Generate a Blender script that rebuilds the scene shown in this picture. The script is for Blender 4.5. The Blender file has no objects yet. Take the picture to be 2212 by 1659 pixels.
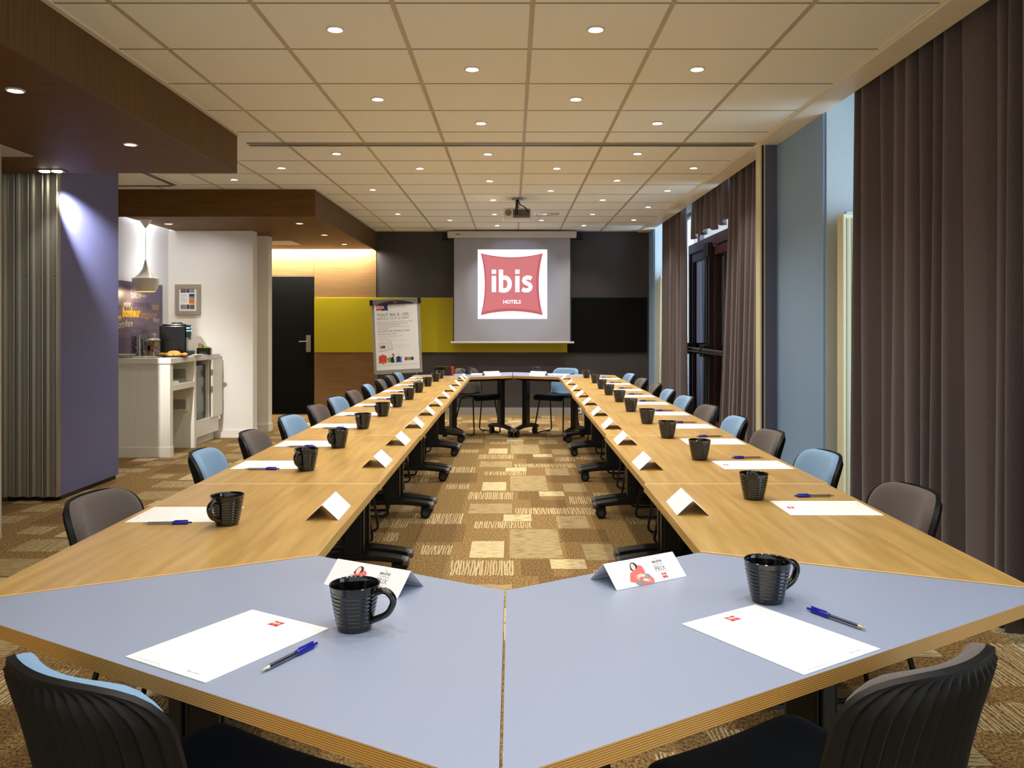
import bpy, math, random
from mathutils import Vector, Matrix
random.seed(7)
S = bpy.context.scene
COL = S.collection
PI = math.pi
# ---------------------------------------------------------------- camera geometry (2212 x 1659 frame)
F, VY, CX, CZ = 1825.0, 704.0, 1106.0, 1.318
def wx(px, Y): return (px - CX) * Y / F
def wz(py, Y): return CZ + (VY - py) * Y / F
CEIL = 2.721
BACK = 12.55
TOP = 0.735

# ---------------------------------------------------------------- materials
def lin(c):
    c /= 255.0
    return c / 12.92 if c <= 0.04045 else ((c + 0.055) / 1.055) ** 2.4
def rgb(r, g, b): return (lin(r), lin(g), lin(b), 1.0)
MATS = {}
def mat(name, c, rough=0.5, metal=0.0, spec=0.5, c2=None, scale=(10, 10, 10), contrast=(0.35, 0.65), bump=0.0,
        bscale=None, coat=0.0, sheen=0.0, detail=4.0, coords='Object'):
    if name in MATS: return MATS[name]
    m = bpy.data.materials.new(name); m.use_nodes = True
    nt = m.node_tree; b = nt.nodes['Principled BSDF']
    b.inputs['Base Color'].default_value = rgb(*c)
    b.inputs['Roughness'].default_value = rough
    b.inputs['Metallic'].default_value = metal
    b.inputs['Specular IOR Level'].default_value = spec
    if coat: b.inputs['Coat Weight'].default_value = coat
    if sheen: b.inputs['Sheen Weight'].default_value = sheen
    tc = None
    def noise(sc, det):
        nonlocal tc
        if tc is None: tc = nt.nodes.new('ShaderNodeTexCoord')
        mp = nt.nodes.new('ShaderNodeMapping'); mp.inputs['Scale'].default_value = sc
        nt.links.new(tc.outputs[coords], mp.inputs['Vector'])
        n = nt.nodes.new('ShaderNodeTexNoise'); n.inputs['Scale'].default_value = 1.0
        n.inputs['Detail'].default_value = det
        nt.links.new(mp.outputs['Vector'], n.inputs['Vector'])
        return n
    if c2:
        n = noise(scale, detail)
        r = nt.nodes.new('ShaderNodeValToRGB')
        r.color_ramp.elements[0].position = contrast[0]; r.color_ramp.elements[0].color = rgb(*c)
        r.color_ramp.elements[1].position = contrast[1]; r.color_ramp.elements[1].color = rgb(*c2)
        nt.links.new(n.outputs['Fac'], r.inputs['Fac'])
        nt.links.new(r.outputs['Color'], b.inputs['Base Color'])
    if bump:
        n = noise(bscale or scale, detail)
        bp = nt.nodes.new('ShaderNodeBump'); bp.inputs['Strength'].default_value = bump
        bp.inputs['Distance'].default_value = 0.004
        nt.links.new(n.outputs['Fac'], bp.inputs['Height'])
        nt.links.new(bp.outputs['Normal'], b.inputs['Normal'])
    MATS[name] = m
    return m
def emit(name, c, strength):
    if name in MATS: return MATS[name]
    m = bpy.data.materials.new(name); m.use_nodes = True
    nt = m.node_tree; nt.nodes.clear()
    o = nt.nodes.new('ShaderNodeOutputMaterial'); e = nt.nodes.new('ShaderNodeEmission')
    e.inputs['Color'].default_value = rgb(*c); e.inputs['Strength'].default_value = strength
    nt.links.new(e.outputs[0], o.inputs[0]); MATS[name] = m
    return m
def clear(name, tint=(235, 240, 240), refl=0.12):
    if name in MATS: return MATS[name]
    m = bpy.data.materials.new(name); m.use_nodes = True
    nt = m.node_tree; nt.nodes.clear()
    o = nt.nodes.new('ShaderNodeOutputMaterial'); t = nt.nodes.new('ShaderNodeBsdfTransparent')
    g = nt.nodes.new('ShaderNodeBsdfGlossy'); g.inputs['Roughness'].default_value = 0.03
    t.inputs['Color'].default_value = rgb(*tint)
    mx = nt.nodes.new('ShaderNodeMixShader'); mx.inputs['Fac'].default_value = refl
    nt.links.new(t.outputs[0], mx.inputs[1]); nt.links.new(g.outputs[0], mx.inputs[2])
    nt.links.new(mx.outputs[0], o.inputs[0]); MATS[name] = m
    return m

OAK = mat('oak', (168, 132, 72), 0.33, c2=(196, 160, 96), scale=(34, 2.2, 34), contrast=(0.3, 0.7), spec=0.4, detail=6)
OAKEDGE = mat('oak_edge', (196, 152, 82), 0.4, c2=(222, 184, 116), scale=(3, 3, 160), contrast=(0.4, 0.6))
PLY = mat('ply_edge', (150, 104, 44), 0.45, c2=(214, 164, 84), scale=(0.5, 0.5, 420), contrast=(0.42, 0.56), detail=1)
nt_ = PLY.node_tree; wv = nt_.nodes.new('ShaderNodeTexWave'); wv.bands_direction = 'Z'; wv.inputs['Scale'].default_value = 88; wv.inputs['Distortion'].default_value = .6
tc_ = nt_.nodes.new('ShaderNodeTexCoord'); nt_.links.new(tc_.outputs['Object'], wv.inputs['Vector'])
rp_ = [n for n in nt_.nodes if n.type == 'VALTORGB'][0]; rp_.color_ramp.elements[0].position = .1; rp_.color_ramp.elements[1].position = .8
nt_.links.new(wv.outputs['Fac'], rp_.inputs['Fac'])
BLUETOP = mat('blue_laminate', (146, 157, 182), 0.34, spec=0.45)
BLACKMET = mat('black_metal', (20, 20, 20), 0.4, spec=0.4)
BLACKPL = mat('black_plastic', (15, 15, 16), 0.5, spec=0.3)
GREYCAP = mat('grey_cap', (92, 92, 90), 0.4)
WHEEL = mat('caster_grey', (52, 53, 55), 0.5)
CERAMIC = mat('black_ceramic', (9, 10, 10), 0.1, spec=0.6, coat=0.3)
PAPER = mat('white_paper', (238, 238, 236), 0.7, spec=0.2)
BLUEFAB = mat('blue_fabric', (116, 150, 186), 0.9, spec=0.1, c2=(132, 165, 199), scale=(600, 600, 600), contrast=(0.3, 0.7), sheen=0.15)
GREYFAB = mat('grey_fabric', (84, 76, 74), 0.9, spec=0.1, c2=(106, 97, 93), scale=(600, 600, 600), contrast=(0.3, 0.7), sheen=0.15)
NAVYFAB = mat('navy_fabric', (26, 34, 52), 0.9, spec=0.1, sheen=0.1)
DARKFAB = mat('dark_fabric', (22, 21, 22), 0.9, spec=0.1, sheen=0.1)
PENBLUE = mat('pen_blue', (22, 30, 150), 0.25)
PENCLEAR = clear('pen_clear', (200, 205, 215), 0.25)
PENGREY = mat('pen_grey', (120, 124, 132), 0.3)
PENTIP = mat('pen_tip', (190, 180, 150), 0.3, metal=0.8)
INK = mat('pen_ink', (30, 36, 70), 0.4)
WHITE = mat('white_paint', (236, 233, 224), 0.6, spec=0.3)
WHITELAM = mat('white_laminate', (226, 222, 208), 0.45, c2=(221, 217, 203), scale=(60, 60, 3), spec=0.35)
CEILTILE = mat('ceiling_tile', (242, 243, 234), 0.9, spec=0.1, c2=(237, 238, 228), scale=(90, 90, 90))
CEILBAR = mat('ceiling_bar', (184, 174, 146), 0.4, spec=0.5)
CEILGAPSHADOW = mat('ceiling_joint_shadow', (140, 130, 106), 0.6)  # thin shadow lines between tiles, painted as a darker colour
CEILTRIM = mat('ceiling_trim', (232, 224, 204), 0.45, spec=0.4)
WOODH = mat('veneer_cross_grain', (92, 64, 28), 0.6, c2=(112, 80, 38), scale=(3, 110, 110), contrast=(0.3, 0.7), spec=0.15, detail=6)
WOODV = mat('veneer_vertical_grain', (88, 64, 34), 0.6, c2=(112, 84, 48), scale=(110, 110, 2.5), contrast=(0.3, 0.7), spec=0.3, detail=6)
WALLWOOD = mat('wall_veneer', (116, 86, 52), 0.5, c2=(140, 108, 68), scale=(2.5, 120, 120), contrast=(0.3, 0.7), spec=0.3, detail=6)
DARKWALL = mat('dark_wall', (70, 66, 65), 0.6, spec=0.3, c2=(64, 60, 60), scale=(2, 2, 2))
YELLOW = mat('yellow_panel', (172, 156, 8), 0.5, spec=0.3)
BLACKPANEL = mat('black_panel', (14, 14, 15), 0.75, spec=0.1)
BLACKDOOR = mat('black_door', (15, 14, 13), 0.75, spec=0.1)
GREYMET = mat('brushed_metal', (150, 150, 146), 0.35, metal=0.8)
ALU = mat('aluminium', (176, 172, 158), 0.4, metal=0.75, c2=(160, 156, 142), scale=(200, 200, 1))
PANELBLUE = mat('partition_blue', (104, 108, 150), 0.42, spec=0.4, c2=(98, 102, 144), scale=(300, 300, 300))
PILLARBLUE = mat('pillar_blue', (142, 172, 206), 0.7, spec=0.2, c2=(136, 166, 200), scale=(200, 200, 200))
JAMBBLUE = mat('jamb_blue', (92, 96, 118), 0.6, spec=0.25)
REVEAL = mat('reveal_paint', (184, 190, 188), 0.6, spec=0.3)
CREAM = mat('cream_paint', (226, 218, 180), 0.45, spec=0.4)
CURTAIN = mat('curtain_fabric', (97, 87, 88), 0.95, spec=0.05, sheen=0.25, c2=(87, 77, 78), scale=(400, 400, 60))
MAROON = mat('maroon_frame', (70, 18, 20), 0.35, spec=0.5)
DARKGLASS = mat('dark_glass', (12, 11, 11), 0.04, spec=0.8)
SCREEN = mat('screen_cloth', (160, 160, 166), 0.85, spec=0.1)
CASING = mat('screen_casing', (196, 190, 178), 0.5)
MURAL = mat('mural_purple', (108, 96, 122), 0.4, spec=0.4, c2=(98, 86, 112), scale=(2, 2, 2))
MWHITE = mat('mural_white', (214, 206, 196), 0.6)
MGREY = mat('mural_grey', (146, 136, 152), 0.6)
MDARK = mat('mural_dark', (58, 48, 60), 0.6)
MYEL = mat('mural_yellow', (236, 190, 30), 0.6)
RED = mat('logo_red', (204, 42, 46), 0.5)
SALMON = mat('print_salmon', (226, 110, 104), 0.6)
SKIN = mat('print_skin', (240, 206, 186), 0.6)
HAIR = mat('print_hair', (46, 34, 32), 0.6)
SLEEVE = mat('print_grey', (140, 144, 150), 0.6)
INKGREY = mat('print_ink', (70, 66, 66), 0.7)
INKLIGHT = mat('print_ink_light', (150, 148, 148), 0.7)
PBLUE = mat('print_blue', (50, 110, 190), 0.6)
PGREEN = mat('print_green', (110, 160, 60), 0.6)
PNAVY = mat('print_navy', (40, 44, 110), 0.6)
PORANGE = mat('print_orange', (214, 116, 40), 0.6)
PRED = mat('print_red', (214, 70, 44), 0.6)
MATTE_GREY = mat('flipchart_grey', (150, 148, 144), 0.5)
TAUPE = mat('frame_taupe', (150, 140, 122), 0.5)
GLOSSBLACK = mat('gloss_black', (10, 10, 10), 0.15, spec=0.5)
GLOSSWHITE = mat('gloss_white', (226, 220, 206), 0.12, spec=0.5, coat=0.3)
GOLDIN = mat('shade_inside_gold', (220, 160, 50), 0.35, metal=0.6)
JARGLASS = clear('jar_glass', (240, 244, 244), 0.14)
WINGLASS = clear('window_glass', (235, 242, 248), 0.08)
CHOC = mat('chocolate_wrap', (74, 46, 30), 0.3, metal=0.3, c2=(200, 180, 150), scale=(60, 60, 60), contrast=(0.45, 0.6))
CANDY = mat('candy_mix', (214, 60, 56), 0.4, c2=(236, 190, 90), scale=(40, 40, 40), contrast=(0.42, 0.58))
PASTRY = mat('pastry', (206, 140, 60), 0.6, c2=(226, 170, 84), scale=(40, 40, 40))
LIME = mat('lime_green', (130, 190, 40), 0.5)
LIGHTWOOD = mat('light_wood', (190, 150, 100), 0.6)
BLUELED = emit('machine_display', (120, 190, 255), 3.0)
LAMP = emit('lamp_glow', (255, 244, 222), 40.0)
PENDLAMP = emit('pendant_bulb', (255, 214, 130), 30.0)
STRIP = emit('led_strip_glow', (255, 226, 170), 5.0)
STRIPC = emit('led_strip_cool', (246, 246, 255), 5.0)
SLIDE = emit('slide_white', (232, 240, 255), 1.25)
SLIDERED = emit('slide_red', (232, 134, 138), 0.66)
SLIDEDK = emit('slide_red_shade', (220, 112, 120), 0.62)
CARPET = mat('carpet_base', (88, 68, 40), 0.98, spec=0.03, c2=(164, 134, 88), scale=(110, 80, 1), contrast=(0.36, 0.64), detail=5)
CARPDK = mat('carpet_dark', (78, 60, 37), 0.98, spec=0.03, c2=(144, 116, 77), scale=(110, 80, 1), contrast=(0.36, 0.64), detail=5)
CARPMID = mat('carpet_beige', (106, 87, 56), 0.98, spec=0.03, c2=(166, 146, 106), scale=(12, 105, 1), contrast=(0.33, 0.52), detail=5)
CARPLT = mat('carpet_light', (118, 97, 62), 0.98, spec=0.03, c2=(198, 180, 138), scale=(14, 105, 1), contrast=(0.33, 0.5), detail=5)
CARPST = mat('carpet_strokes', (166, 147, 108), 0.98, spec=0.03, c2=(202, 185, 146), scale=(60, 60, 1), detail=4)

# ---------------------------------------------------------------- mesh builder
class MB:
    def __init__(s): s.v = []; s.f = []; s.m = []; s.sm = []
    def add(s, vs, fs, m=0, smooth=False, M=None):
        o = len(s.v)
        for p in vs: s.v.append(tuple(M @ Vector(p)) if M is not None else tuple(p))
        for f in fs: s.f.append([o + i for i in f]); s.m.append(m); s.sm.append(smooth)
        return s
    def box(s, x0, x1, y0, y1, z0, z1, m=0, M=None):
        vs = [(x, y, z) for z in (z0, z1) for y in (y0, y1) for x in (x0, x1)]
        return s.add(vs, [(0, 2, 3, 1), (4, 5, 7, 6), (0, 1, 5, 4), (2, 6, 7, 3), (0, 4, 6, 2), (1, 3, 7, 5)], m, False, M)
    def prism(s, poly, z0, z1, m=0, mside=None, M=None):
        n = len(poly)
        a = sum(poly[i][0] * poly[(i + 1) % n][1] - poly[(i + 1) % n][0] * poly[i][1] for i in range(n))
        if a < 0: poly = poly[::-1]
        vs = [(x, y, z0) for x, y in poly] + [(x, y, z1) for x, y in poly]
        s.add(vs, [list(range(n))[::-1], [n + i for i in range(n)]], m, False, M)
        return s.add(vs, [(i, (i + 1) % n, n + (i + 1) % n, n + i) for i in range(n)], m if mside is None else mside, False, M)
    def lathe(s, prof, n=24, c=(0, 0, 0), m=0, M=None, smooth=True):
        vs = []
        for r, z in prof:
            for k in range(n):
                a = 2 * PI * k / n
                vs.append((c[0] + r * math.cos(a), c[1] + r * math.sin(a), c[2] + z))
        fs = []
        for i in range(len(prof) - 1):
            for k in range(n):
                fs.append((i * n + k, i * n + (k + 1) % n, (i + 1) * n + (k + 1) % n, (i + 1) * n + k))
        return s.add(vs, fs, m, smooth, M)
    def cyl(s, p0, p1, r, n=14, m=0, r1=None, M=None):
        p0, p1 = Vector(p0), Vector(p1); d = (p1 - p0); L = d.length
        q = Matrix.Translation(p0) @ d.to_track_quat('Z', 'Y').to_matrix().to_4x4()
        if M is not None: q = M @ q
        r1 = r if r1 is None else r1
        return s.lathe([(0, 0), (r, 0), (r1, L), (0, L)], n, m=m, M=q)
    def tube(s, pts, r, n=8, m=0, M=None, flat=1.0, closed=False):
        pts = [Vector(p) for p in pts]; N = len(pts); vs = []
        up = None
        for i, p in enumerate(pts):
            t = (pts[min(i + 1, N - 1)] - pts[max(i - 1, 0)]).normalized()
            if up is None:
                up = Vector((0, 0, 1)) if abs(t.z) < 0.9 else Vector((1, 0, 0))
            a = (up - t * up.dot(t)).normalized(); b = t.cross(a); up = a
            rr = r[i] if isinstance(r, (list, tuple)) else r
            for k in range(n):
                w = 2 * PI * k / n
                vs.append(p + a * (math.cos(w) * rr) + b * (math.sin(w) * rr * flat))
        fs = [(i * n + k, i * n + (k + 1) % n, (i + 1) * n + (k + 1) % n, (i + 1) * n + k) for i in range(N - 1) for k in range(n)]
        fs += [list(range(n))[::-1], [(N - 1) * n + k for k in range(n)]]
        return s.add(vs, fs, m, True, M)
    def grid(s, fn, us, ws, m=0, smooth=True, flip=False, M=None):
        nu, nw = len(us), len(ws)
        vs = [fn(u, w) for w in ws for u in us]
        fs = []
        for j in range(nw - 1):
            for i in range(nu - 1):
                q = (j * nu + i, j * nu + i + 1, (j + 1) * nu + i + 1, (j + 1) * nu + i)
                fs.append(q[::-1] if flip else q)
        return s.add(vs, fs, m, smooth, M)
    def flat2d(s, vs2, fs, o, ux, uy, m=0):
        o, ux, uy = Vector(o), Vector(ux), Vector(uy)
        return s.add([o + ux * x + uy * y for x, y in vs2], fs, m)
    def poly2d(s, pts, o, ux, uy, m=0):
        return s.flat2d(pts, [list(range(len(pts)))], o, ux, uy, m)
    def build(s, name, mats, parent=None, bev=0.0, loc=None, seg=2, ang=35):
        me = bpy.data.meshes.new(name)
        me.from_pydata([tuple(p) for p in s.v], [], s.f)
        for q in (mats if isinstance(mats, (list, tuple)) else [mats]): me.materials.append(q)
        me.polygons.foreach_set('material_index', s.m)
        me.polygons.foreach_set('use_smooth', s.sm)
        me.update()
        if any(s.sm):
            try: me.set_sharp_from_angle(angle=math.radians(ang))
            except Exception: pass
        o = bpy.data.objects.new(name, me); COL.objects.link(o)
        if parent: o.parent = parent
        if loc: o.location = loc
        if bev:
            b = o.modifiers.new('bevel', 'BEVEL'); b.width = bev; b.segments = seg
            b.limit_method = 'ANGLE'; b.angle_limit = math.radians(40)
        return o
def fillet(pts, r, n=5):
    pts = [Vector(p) for p in pts]; out = [pts[0]]
    for i in range(1, len(pts) - 1):
        a, b, c = pts[i - 1], pts[i], pts[i + 1]
        p = b + (a - b).normalized() * r; q = b + (c - b).normalized() * r
        for k in range(n + 1):
            t = k / n
            out.append(p * (1 - t) ** 2 + b * 2 * t * (1 - t) + q * t * t)
    out.append(pts[-1]); return out
def lsp(a, b, n): return [a + (b - a) * i / (n - 1) for i in range(n)]
def thing(name, label, cat, loc=(0, 0, 0), rz=0.0, group=None):
    o = bpy.data.objects.new(name, None); COL.objects.link(o)
    o.location = loc; o.rotation_euler = (0, 0, rz); o.empty_display_size = 0.05
    return tag(o, label, cat, group)
def tag(o, label, cat, group=None, kind=None):
    if label: o['label'] = label
    if cat: o['category'] = cat
    if group: o['group'] = group
    if kind: o['kind'] = kind
    return o
def struct(o, label=None):
    o['kind'] = 'structure'
    if label: o['label'] = label
    return o
def copy_tree(o, parent=None):
    c = o.copy(); COL.objects.link(c)
    if parent is not None: c.parent = parent
    for ch in [x for x in o.children]: copy_tree(ch, c)
    return c
ORD = ['nearest', 'second', 'third', 'fourth', 'fifth', 'sixth', 'seventh', 'eighth', 'ninth', 'tenth', 'eleventh', 'twelfth']

# ---------------------------------------------------------------- text and logo helpers
TXT = {}
def text2d(body, bold=0.0, shear=0.0):
    k = (body, bold, shear)
    if k in TXT: return TXT[k]
    cu = bpy.data.curves.new('lettering', 'FONT'); cu.body = body; cu.size = 1; cu.resolution_u = 3
    cu.offset = bold; cu.shear = shear
    ob = bpy.data.objects.new('lettering', cu); COL.objects.link(ob)
    dg = bpy.context.evaluated_depsgraph_get()
    me = bpy.data.meshes.new_from_object(ob.evaluated_get(dg))
    vs = [(v.co.x, v.co.y) for v in me.vertices]; fs = [list(p.vertices) for p in me.polygons]
    bpy.data.objects.remove(ob); bpy.data.curves.remove(cu); bpy.data.meshes.remove(me)
    x0 = min(p[0] for p in vs); x1 = max(p[0] for p in vs); y0 = min(p[1] for p in vs); y1 = max(p[1] for p in vs)
    vs = [((x - x0) / (x1 - x0), (y - y0) / (y1 - y0)) for x, y in vs]
    TXT[k] = (vs, fs); return TXT[k]
def put_text(mb, body, x0, x1, y0, y1, o, ux, uy, m=0, bold=0.0, shear=0.0):
    """lettering filling the rectangle x0..x1, y0..y1 of the plane (o, ux, uy)"""
    vs, fs = text2d(body, bold, shear)
    mb.flat2d([(x0 + x * (x1 - x0), y0 + y * (y1 - y0)) for x, y in vs], fs, o, ux, uy, m)
def stroke2d(pts, w):
    n = len(pts); vs = []
    for i in range(n):
        a, b = pts[max(i - 1, 0)], pts[min(i + 1, n - 1)]
        dx, dy = b[0] - a[0], b[1] - a[1]; L = math.hypot(dx, dy) or 1
        vs += [(pts[i][0] - dy / L * w / 2, pts[i][1] + dx / L * w / 2), (pts[i][0] + dy / L * w / 2, pts[i][1] - dx / L * w / 2)]
    return vs, [(2 * i + 1, 2 * i + 3, 2 * i + 2, 2 * i) for i in range(n - 1)]
def put_ibis(mb, x0, x1, y0, y1, o, ux, uy, m=0):
    """heavy rounded lower-case word: two dotted i, a b and an s, in a 1.85 x 1 box"""
    parts = []
    for c in (.10, 1.155):
        parts += [stroke2d([(c, 0), (c, .72)], .195), stroke2d([(c, .815), (c, 1.0)], .195)]
    parts.append(stroke2d([(.42, 0), (.42, 1.0)], .19))
    parts.append(stroke2d([(.42, .60), (.52, .645), (.64, .64), (.75, .57), (.80, .46), (.81, .34), (.78, .21), (.70, .11), (.58, .07), (.42, .075)], .195))
    parts.append(stroke2d([(1.79, .60), (1.70, .645), (1.58, .65), (1.48, .60), (1.45, .52), (1.49, .44), (1.60, .385), (1.71, .33), (1.755, .24), (1.72, .14), (1.62, .08), (1.50, .075), (1.37, .13)], .185))
    for vs, fs in parts:
        mb.flat2d([(x0 + x / 1.85 * (x1 - x0), y0 + y * (y1 - y0)) for x, y in vs], fs, o, ux, uy, m)
def rect(x0, x1, y0, y1): return [(x0, y0), (x1, y0), (x1, y1), (x0, y1)]
def ell(cx, cy, rx, ry, n=18, a=0.0):
    return [(cx + rx * math.cos(t) * math.cos(a) - ry * math.sin(t) * math.sin(a),
             cy + rx * math.cos(t) * math.sin(a) + ry * math.sin(t) * math.cos(a)) for t in [2 * PI * i / n for i in range(n)]]
def pillow(cx, cy, w, h, d=0.08, n=8, rot=0.0):
    c = [(-.5, -.5), (.5, -.5), (.5, .5), (-.5, .5)]; out = []
    for i in range(4):
        a, b = c[i], c[(i + 1) % 4]
        nx, ny = (a[0] + b[0]), (a[1] + b[1])
        for k in range(n):
            t = k / n; q = 4 * t * (1 - t) * d
            out.append((a[0] + (b[0] - a[0]) * t - nx * q, a[1] + (b[1] - a[1]) * t - ny * q))
    cr, sr = math.cos(rot), math.sin(rot)
    return [(cx + w * (x * cr - y * sr), cy + h * (x * sr + y * cr)) for x, y in out]
def fanned(mb, pts, o, ux, uy, m):
    c = (sum(p[0] for p in pts) / len(pts), sum(p[1] for p in pts) / len(pts)); n = len(pts)
    mb.flat2d([c] + list(pts), [(0, 1 + i, 1 + (i + 1) % n) for i in range(n)], o, ux, uy, m)

# ================================================================ SETTING
# ---- floor : carpet with beige blocks and bars of woven strokes
fl = MB(); fl.box(-6.2, 2.75, -1.5, 12.75, -0.1, 0.0, 0)
def patch(x0, x1, y0, y1, m, z): fl.add([(x0, y0, z), (x1, y0, z), (x1, y1, z), (x0, y1, z)], [(0, 1, 2, 3)], m)
def strokes(x0, x1, y0, y1, m, z, rnd):
    n = max(6, int((x1 - x0) / 0.0148)); st = (x1 - x0) / n
    for i in range(n):
        xa = x0 + st * (i + 0.5); w = st * rnd.uniform(0.17, 0.32)
        o = [rnd.uniform(-.34, .34) * st for _ in range(4)]
        ys = [y0 + rnd.uniform(-.01, .01), y0 + (y1 - y0) * .33, y0 + (y1 - y0) * .66, y1 + rnd.uniform(-.01, .01)]
        vs = []
        for k in range(4): vs += [(xa + o[k] - w, ys[k], z), (xa + o[k] + w, ys[k], z)]
        fl.add(vs, [(0, 1, 3, 2), (2, 3, 5, 4), (4, 5, 7, 6)], m)
PY, PX = 1.955, 1.31
pat = [('r', -.014, .29, 4.79, 5.47, 2), ('s', -.335, .012, 4.46, 4.74, 4), ('s', -.251, .126, 5.50, 5.69, 4),
       ('s', -.536, -.349, 4.87, 5.07, 4), ('s', -.681, -.34, 5.63, 5.93, 4), ('s', .023, .405, 5.91, 6.11, 4),
       ('r', -.307, 0, 5.93, 6.26, 2), ('r', -.058, .133, 5.70, 5.90, 3), ('r', .303, .51, 5.50, 5.86, 2),
       ('r', -.244, -.047, 4.80, 5.17, 3), ('r', .213, .408, 4.58, 4.77, 3), ('r', .42, .60, 4.75, 5.10, 2),
       ('s', .43, .62, 4.30, 4.56, 4), ('d', -.60, -.30, 5.15, 5.60, 1), ('d', .30, .60, 5.15, 5.48, 1), ('d', .05, .22, 4.45, 4.77, 1),
       ('d', .14, .40, 6.13, 6.40, 1), ('s', .41, .60, 5.90, 6.12, 4)]
rnd = random.Random(3)
for ix in range(-4, 3):
    for iy in range(-3, 5):
        for k, x0, x1, y0, y1, m in pat:
            X0, X1 = x0 + ix * PX, x1 + ix * PX
            Y0 = y0 + iy * PY + ix * 0.74; Y1 = Y0 + (y1 - y0)
            if X0 < -5.9 or X1 > 2.6 or Y0 < -1.4 or Y1 > 12.5: continue
            if k == 's': strokes(X0, X1, Y0, Y1, m, 0.0012, rnd)
            else: patch(X0, X1, Y0, Y1, m, 0.0006 if k == 'd' else 0.0009)
struct(fl.build('floor', [CARPET, CARPDK, CARPMID, CARPLT, CARPST]), 'brown patterned carpet with beige blocks and stroke bars')

# ---- ceiling : tiles and bars
cl = MB(); cl.box(-4.3, 2.0, -1.5, BACK + .1, CEIL, CEIL + .1, 0)
for k in range(-7, 3):
    x = 0.09 + 0.61 * k
    cl.box(x - .011, x + .011, -1.5, 6.46, CEIL - .003, CEIL + .001, 1)
    cl.box(x - .011, x + .011, 6.56, BACK, CEIL - .003, CEIL + .001, 1)
yy = [3.67 + .61 * k for k in range(-8, 5)] + [6.56 + .61 * k for k in range(1, 10)]
for y in yy: cl.box(-4.2, 1.87, y - .005, y + .005, CEIL - .002, CEIL + .001, 2)
struct(cl.build('ceiling', [CEILTILE, CEILBAR, CEILGAPSHADOW]), 'cream tiled ceiling with square grid')
tr = MB(); tr.box(1.872, 2.033, -1.5, BACK, CEIL - .016, CEIL + .05, 0); tr.box(1.855, 1.872, -1.5, BACK, CEIL - .006, CEIL, 0)
struct(tr.build('trim_1', CEILTRIM), 'cream ceiling margin along the curtains')
tr = MB(); tr.box(-2.02, -1.99, -1.5, 6.21, CEIL - .008, CEIL, 0); tr.box(-2.02, -1.99, 8.68, BACK, CEIL - .008, CEIL, 0)
struct(tr.build('trim_2', CEILTRIM))
# curtain pocket above the curtains
pk = MB(); pk.box(2.0, 2.75, -1.5, BACK + .1, 2.98, 3.05, 0); pk.box(2.0, 2.033, -1.5, BACK, CEIL + .05, 2.98, 0)
struct(pk.build('ceiling', [CEILTRIM]))
# partition rail across the ceiling
rl = MB(); rl.box(-2.03, 1.95, 6.46, 6.495, CEIL - .012, CEIL, 0); rl.box(-2.03, 1.95, 6.525, 6.56, CEIL - .012, CEIL, 0)
rl.box(-2.03, 1.95, 6.495, 6.525, CEIL - .003, CEIL, 1)
struct(rl.build('trim_3', [ALU, GLOSSBLACK]), 'metal rail of the movable partition across the ceiling')
# ---- wooden bulkheads
SZ = 2.44
bk = MB()
bk.box(-6.2, -2.04, -1.5, 6.19, SZ, SZ + .02, 0)
bk.box(-2.04, -2.02, -1.5, 6.21, SZ, CEIL, 1); bk.box(-6.2, -2.04, 6.19, 6.21, SZ, CEIL, 0)
struct(bk.build('wood_bulkhead', [WOODH, WOODV]), 'brown wood veneer dropped bulkhead at the near left')
bk = MB()
bk.box(-3.98, -2.04, 8.70, 12.36, SZ, SZ + .02, 0)
bk.box(-4.3, -2.04, 8.68, 8.70, SZ, CEIL, 0)
bk.box(-2.04, -2.02, 8.68, 12.36, SZ, CEIL, 1)
bk.box(-2.04, -2.02, 12.36, BACK, SZ + .0, CEIL, 1)
bk.box(-3.98, -2.04, 12.34, 12.36, SZ, CEIL, 0)
struct(bk.build('wood_bulkhead', [WOODH, WOODV]), 'brown wood veneer dropped bulkhead over the coffee corner')
# ---- back wall
bw = MB(); bw.box(-2.015, 2.1, BACK, BACK + .12, 0, CEIL, 0)
struct(bw.build('wall_back', DARKWALL), 'charcoal back wall')
bw = MB(); bw.box(-4.3, -2.935, BACK, BACK + .12, 2.06, CEIL, 0); bw.box(-2.935, -2.017, BACK - .008, BACK + .12, 0, CEIL, 0); bw.box(-4.3, -3.86, BACK, BACK + .12, 0, 2.06, 0)
struct(bw.build('wall_back', WALLWOOD), 'wood veneer end of the back wall by the black door')
bb = MB(); bb.box(-2.0, 2.03, BACK - .018, BACK, 0, .105, 0)
struct(bb.build('baseboard_back', mat('baseboard_grey', (150, 146, 142), .5)), 'pale baseboard on the charcoal wall')
bb = MB(); bb.box(-2.93, -2.02, BACK - .022, BACK - .008, 0, .09, 0)
struct(bb.build('baseboard_back', WALLWOOD))
yp = MB(); yp.box(-2.93, wx(1225, BACK), BACK - .034, BACK - .008, .926, 1.737, 0)
tag(yp.build('wall_panel', YELLOW, bev=.003), 'yellow rectangular panel band across the back wall', 'wall panel')
yp = MB(); yp.box(wx(1225, BACK) + .004, 2.0, BACK - .028, BACK, .926, 1.737, 0)
tag(yp.build('wall_panel', BLACKPANEL, bev=.003), 'black rectangular panel right of the projection screen', 'wall panel')
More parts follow.
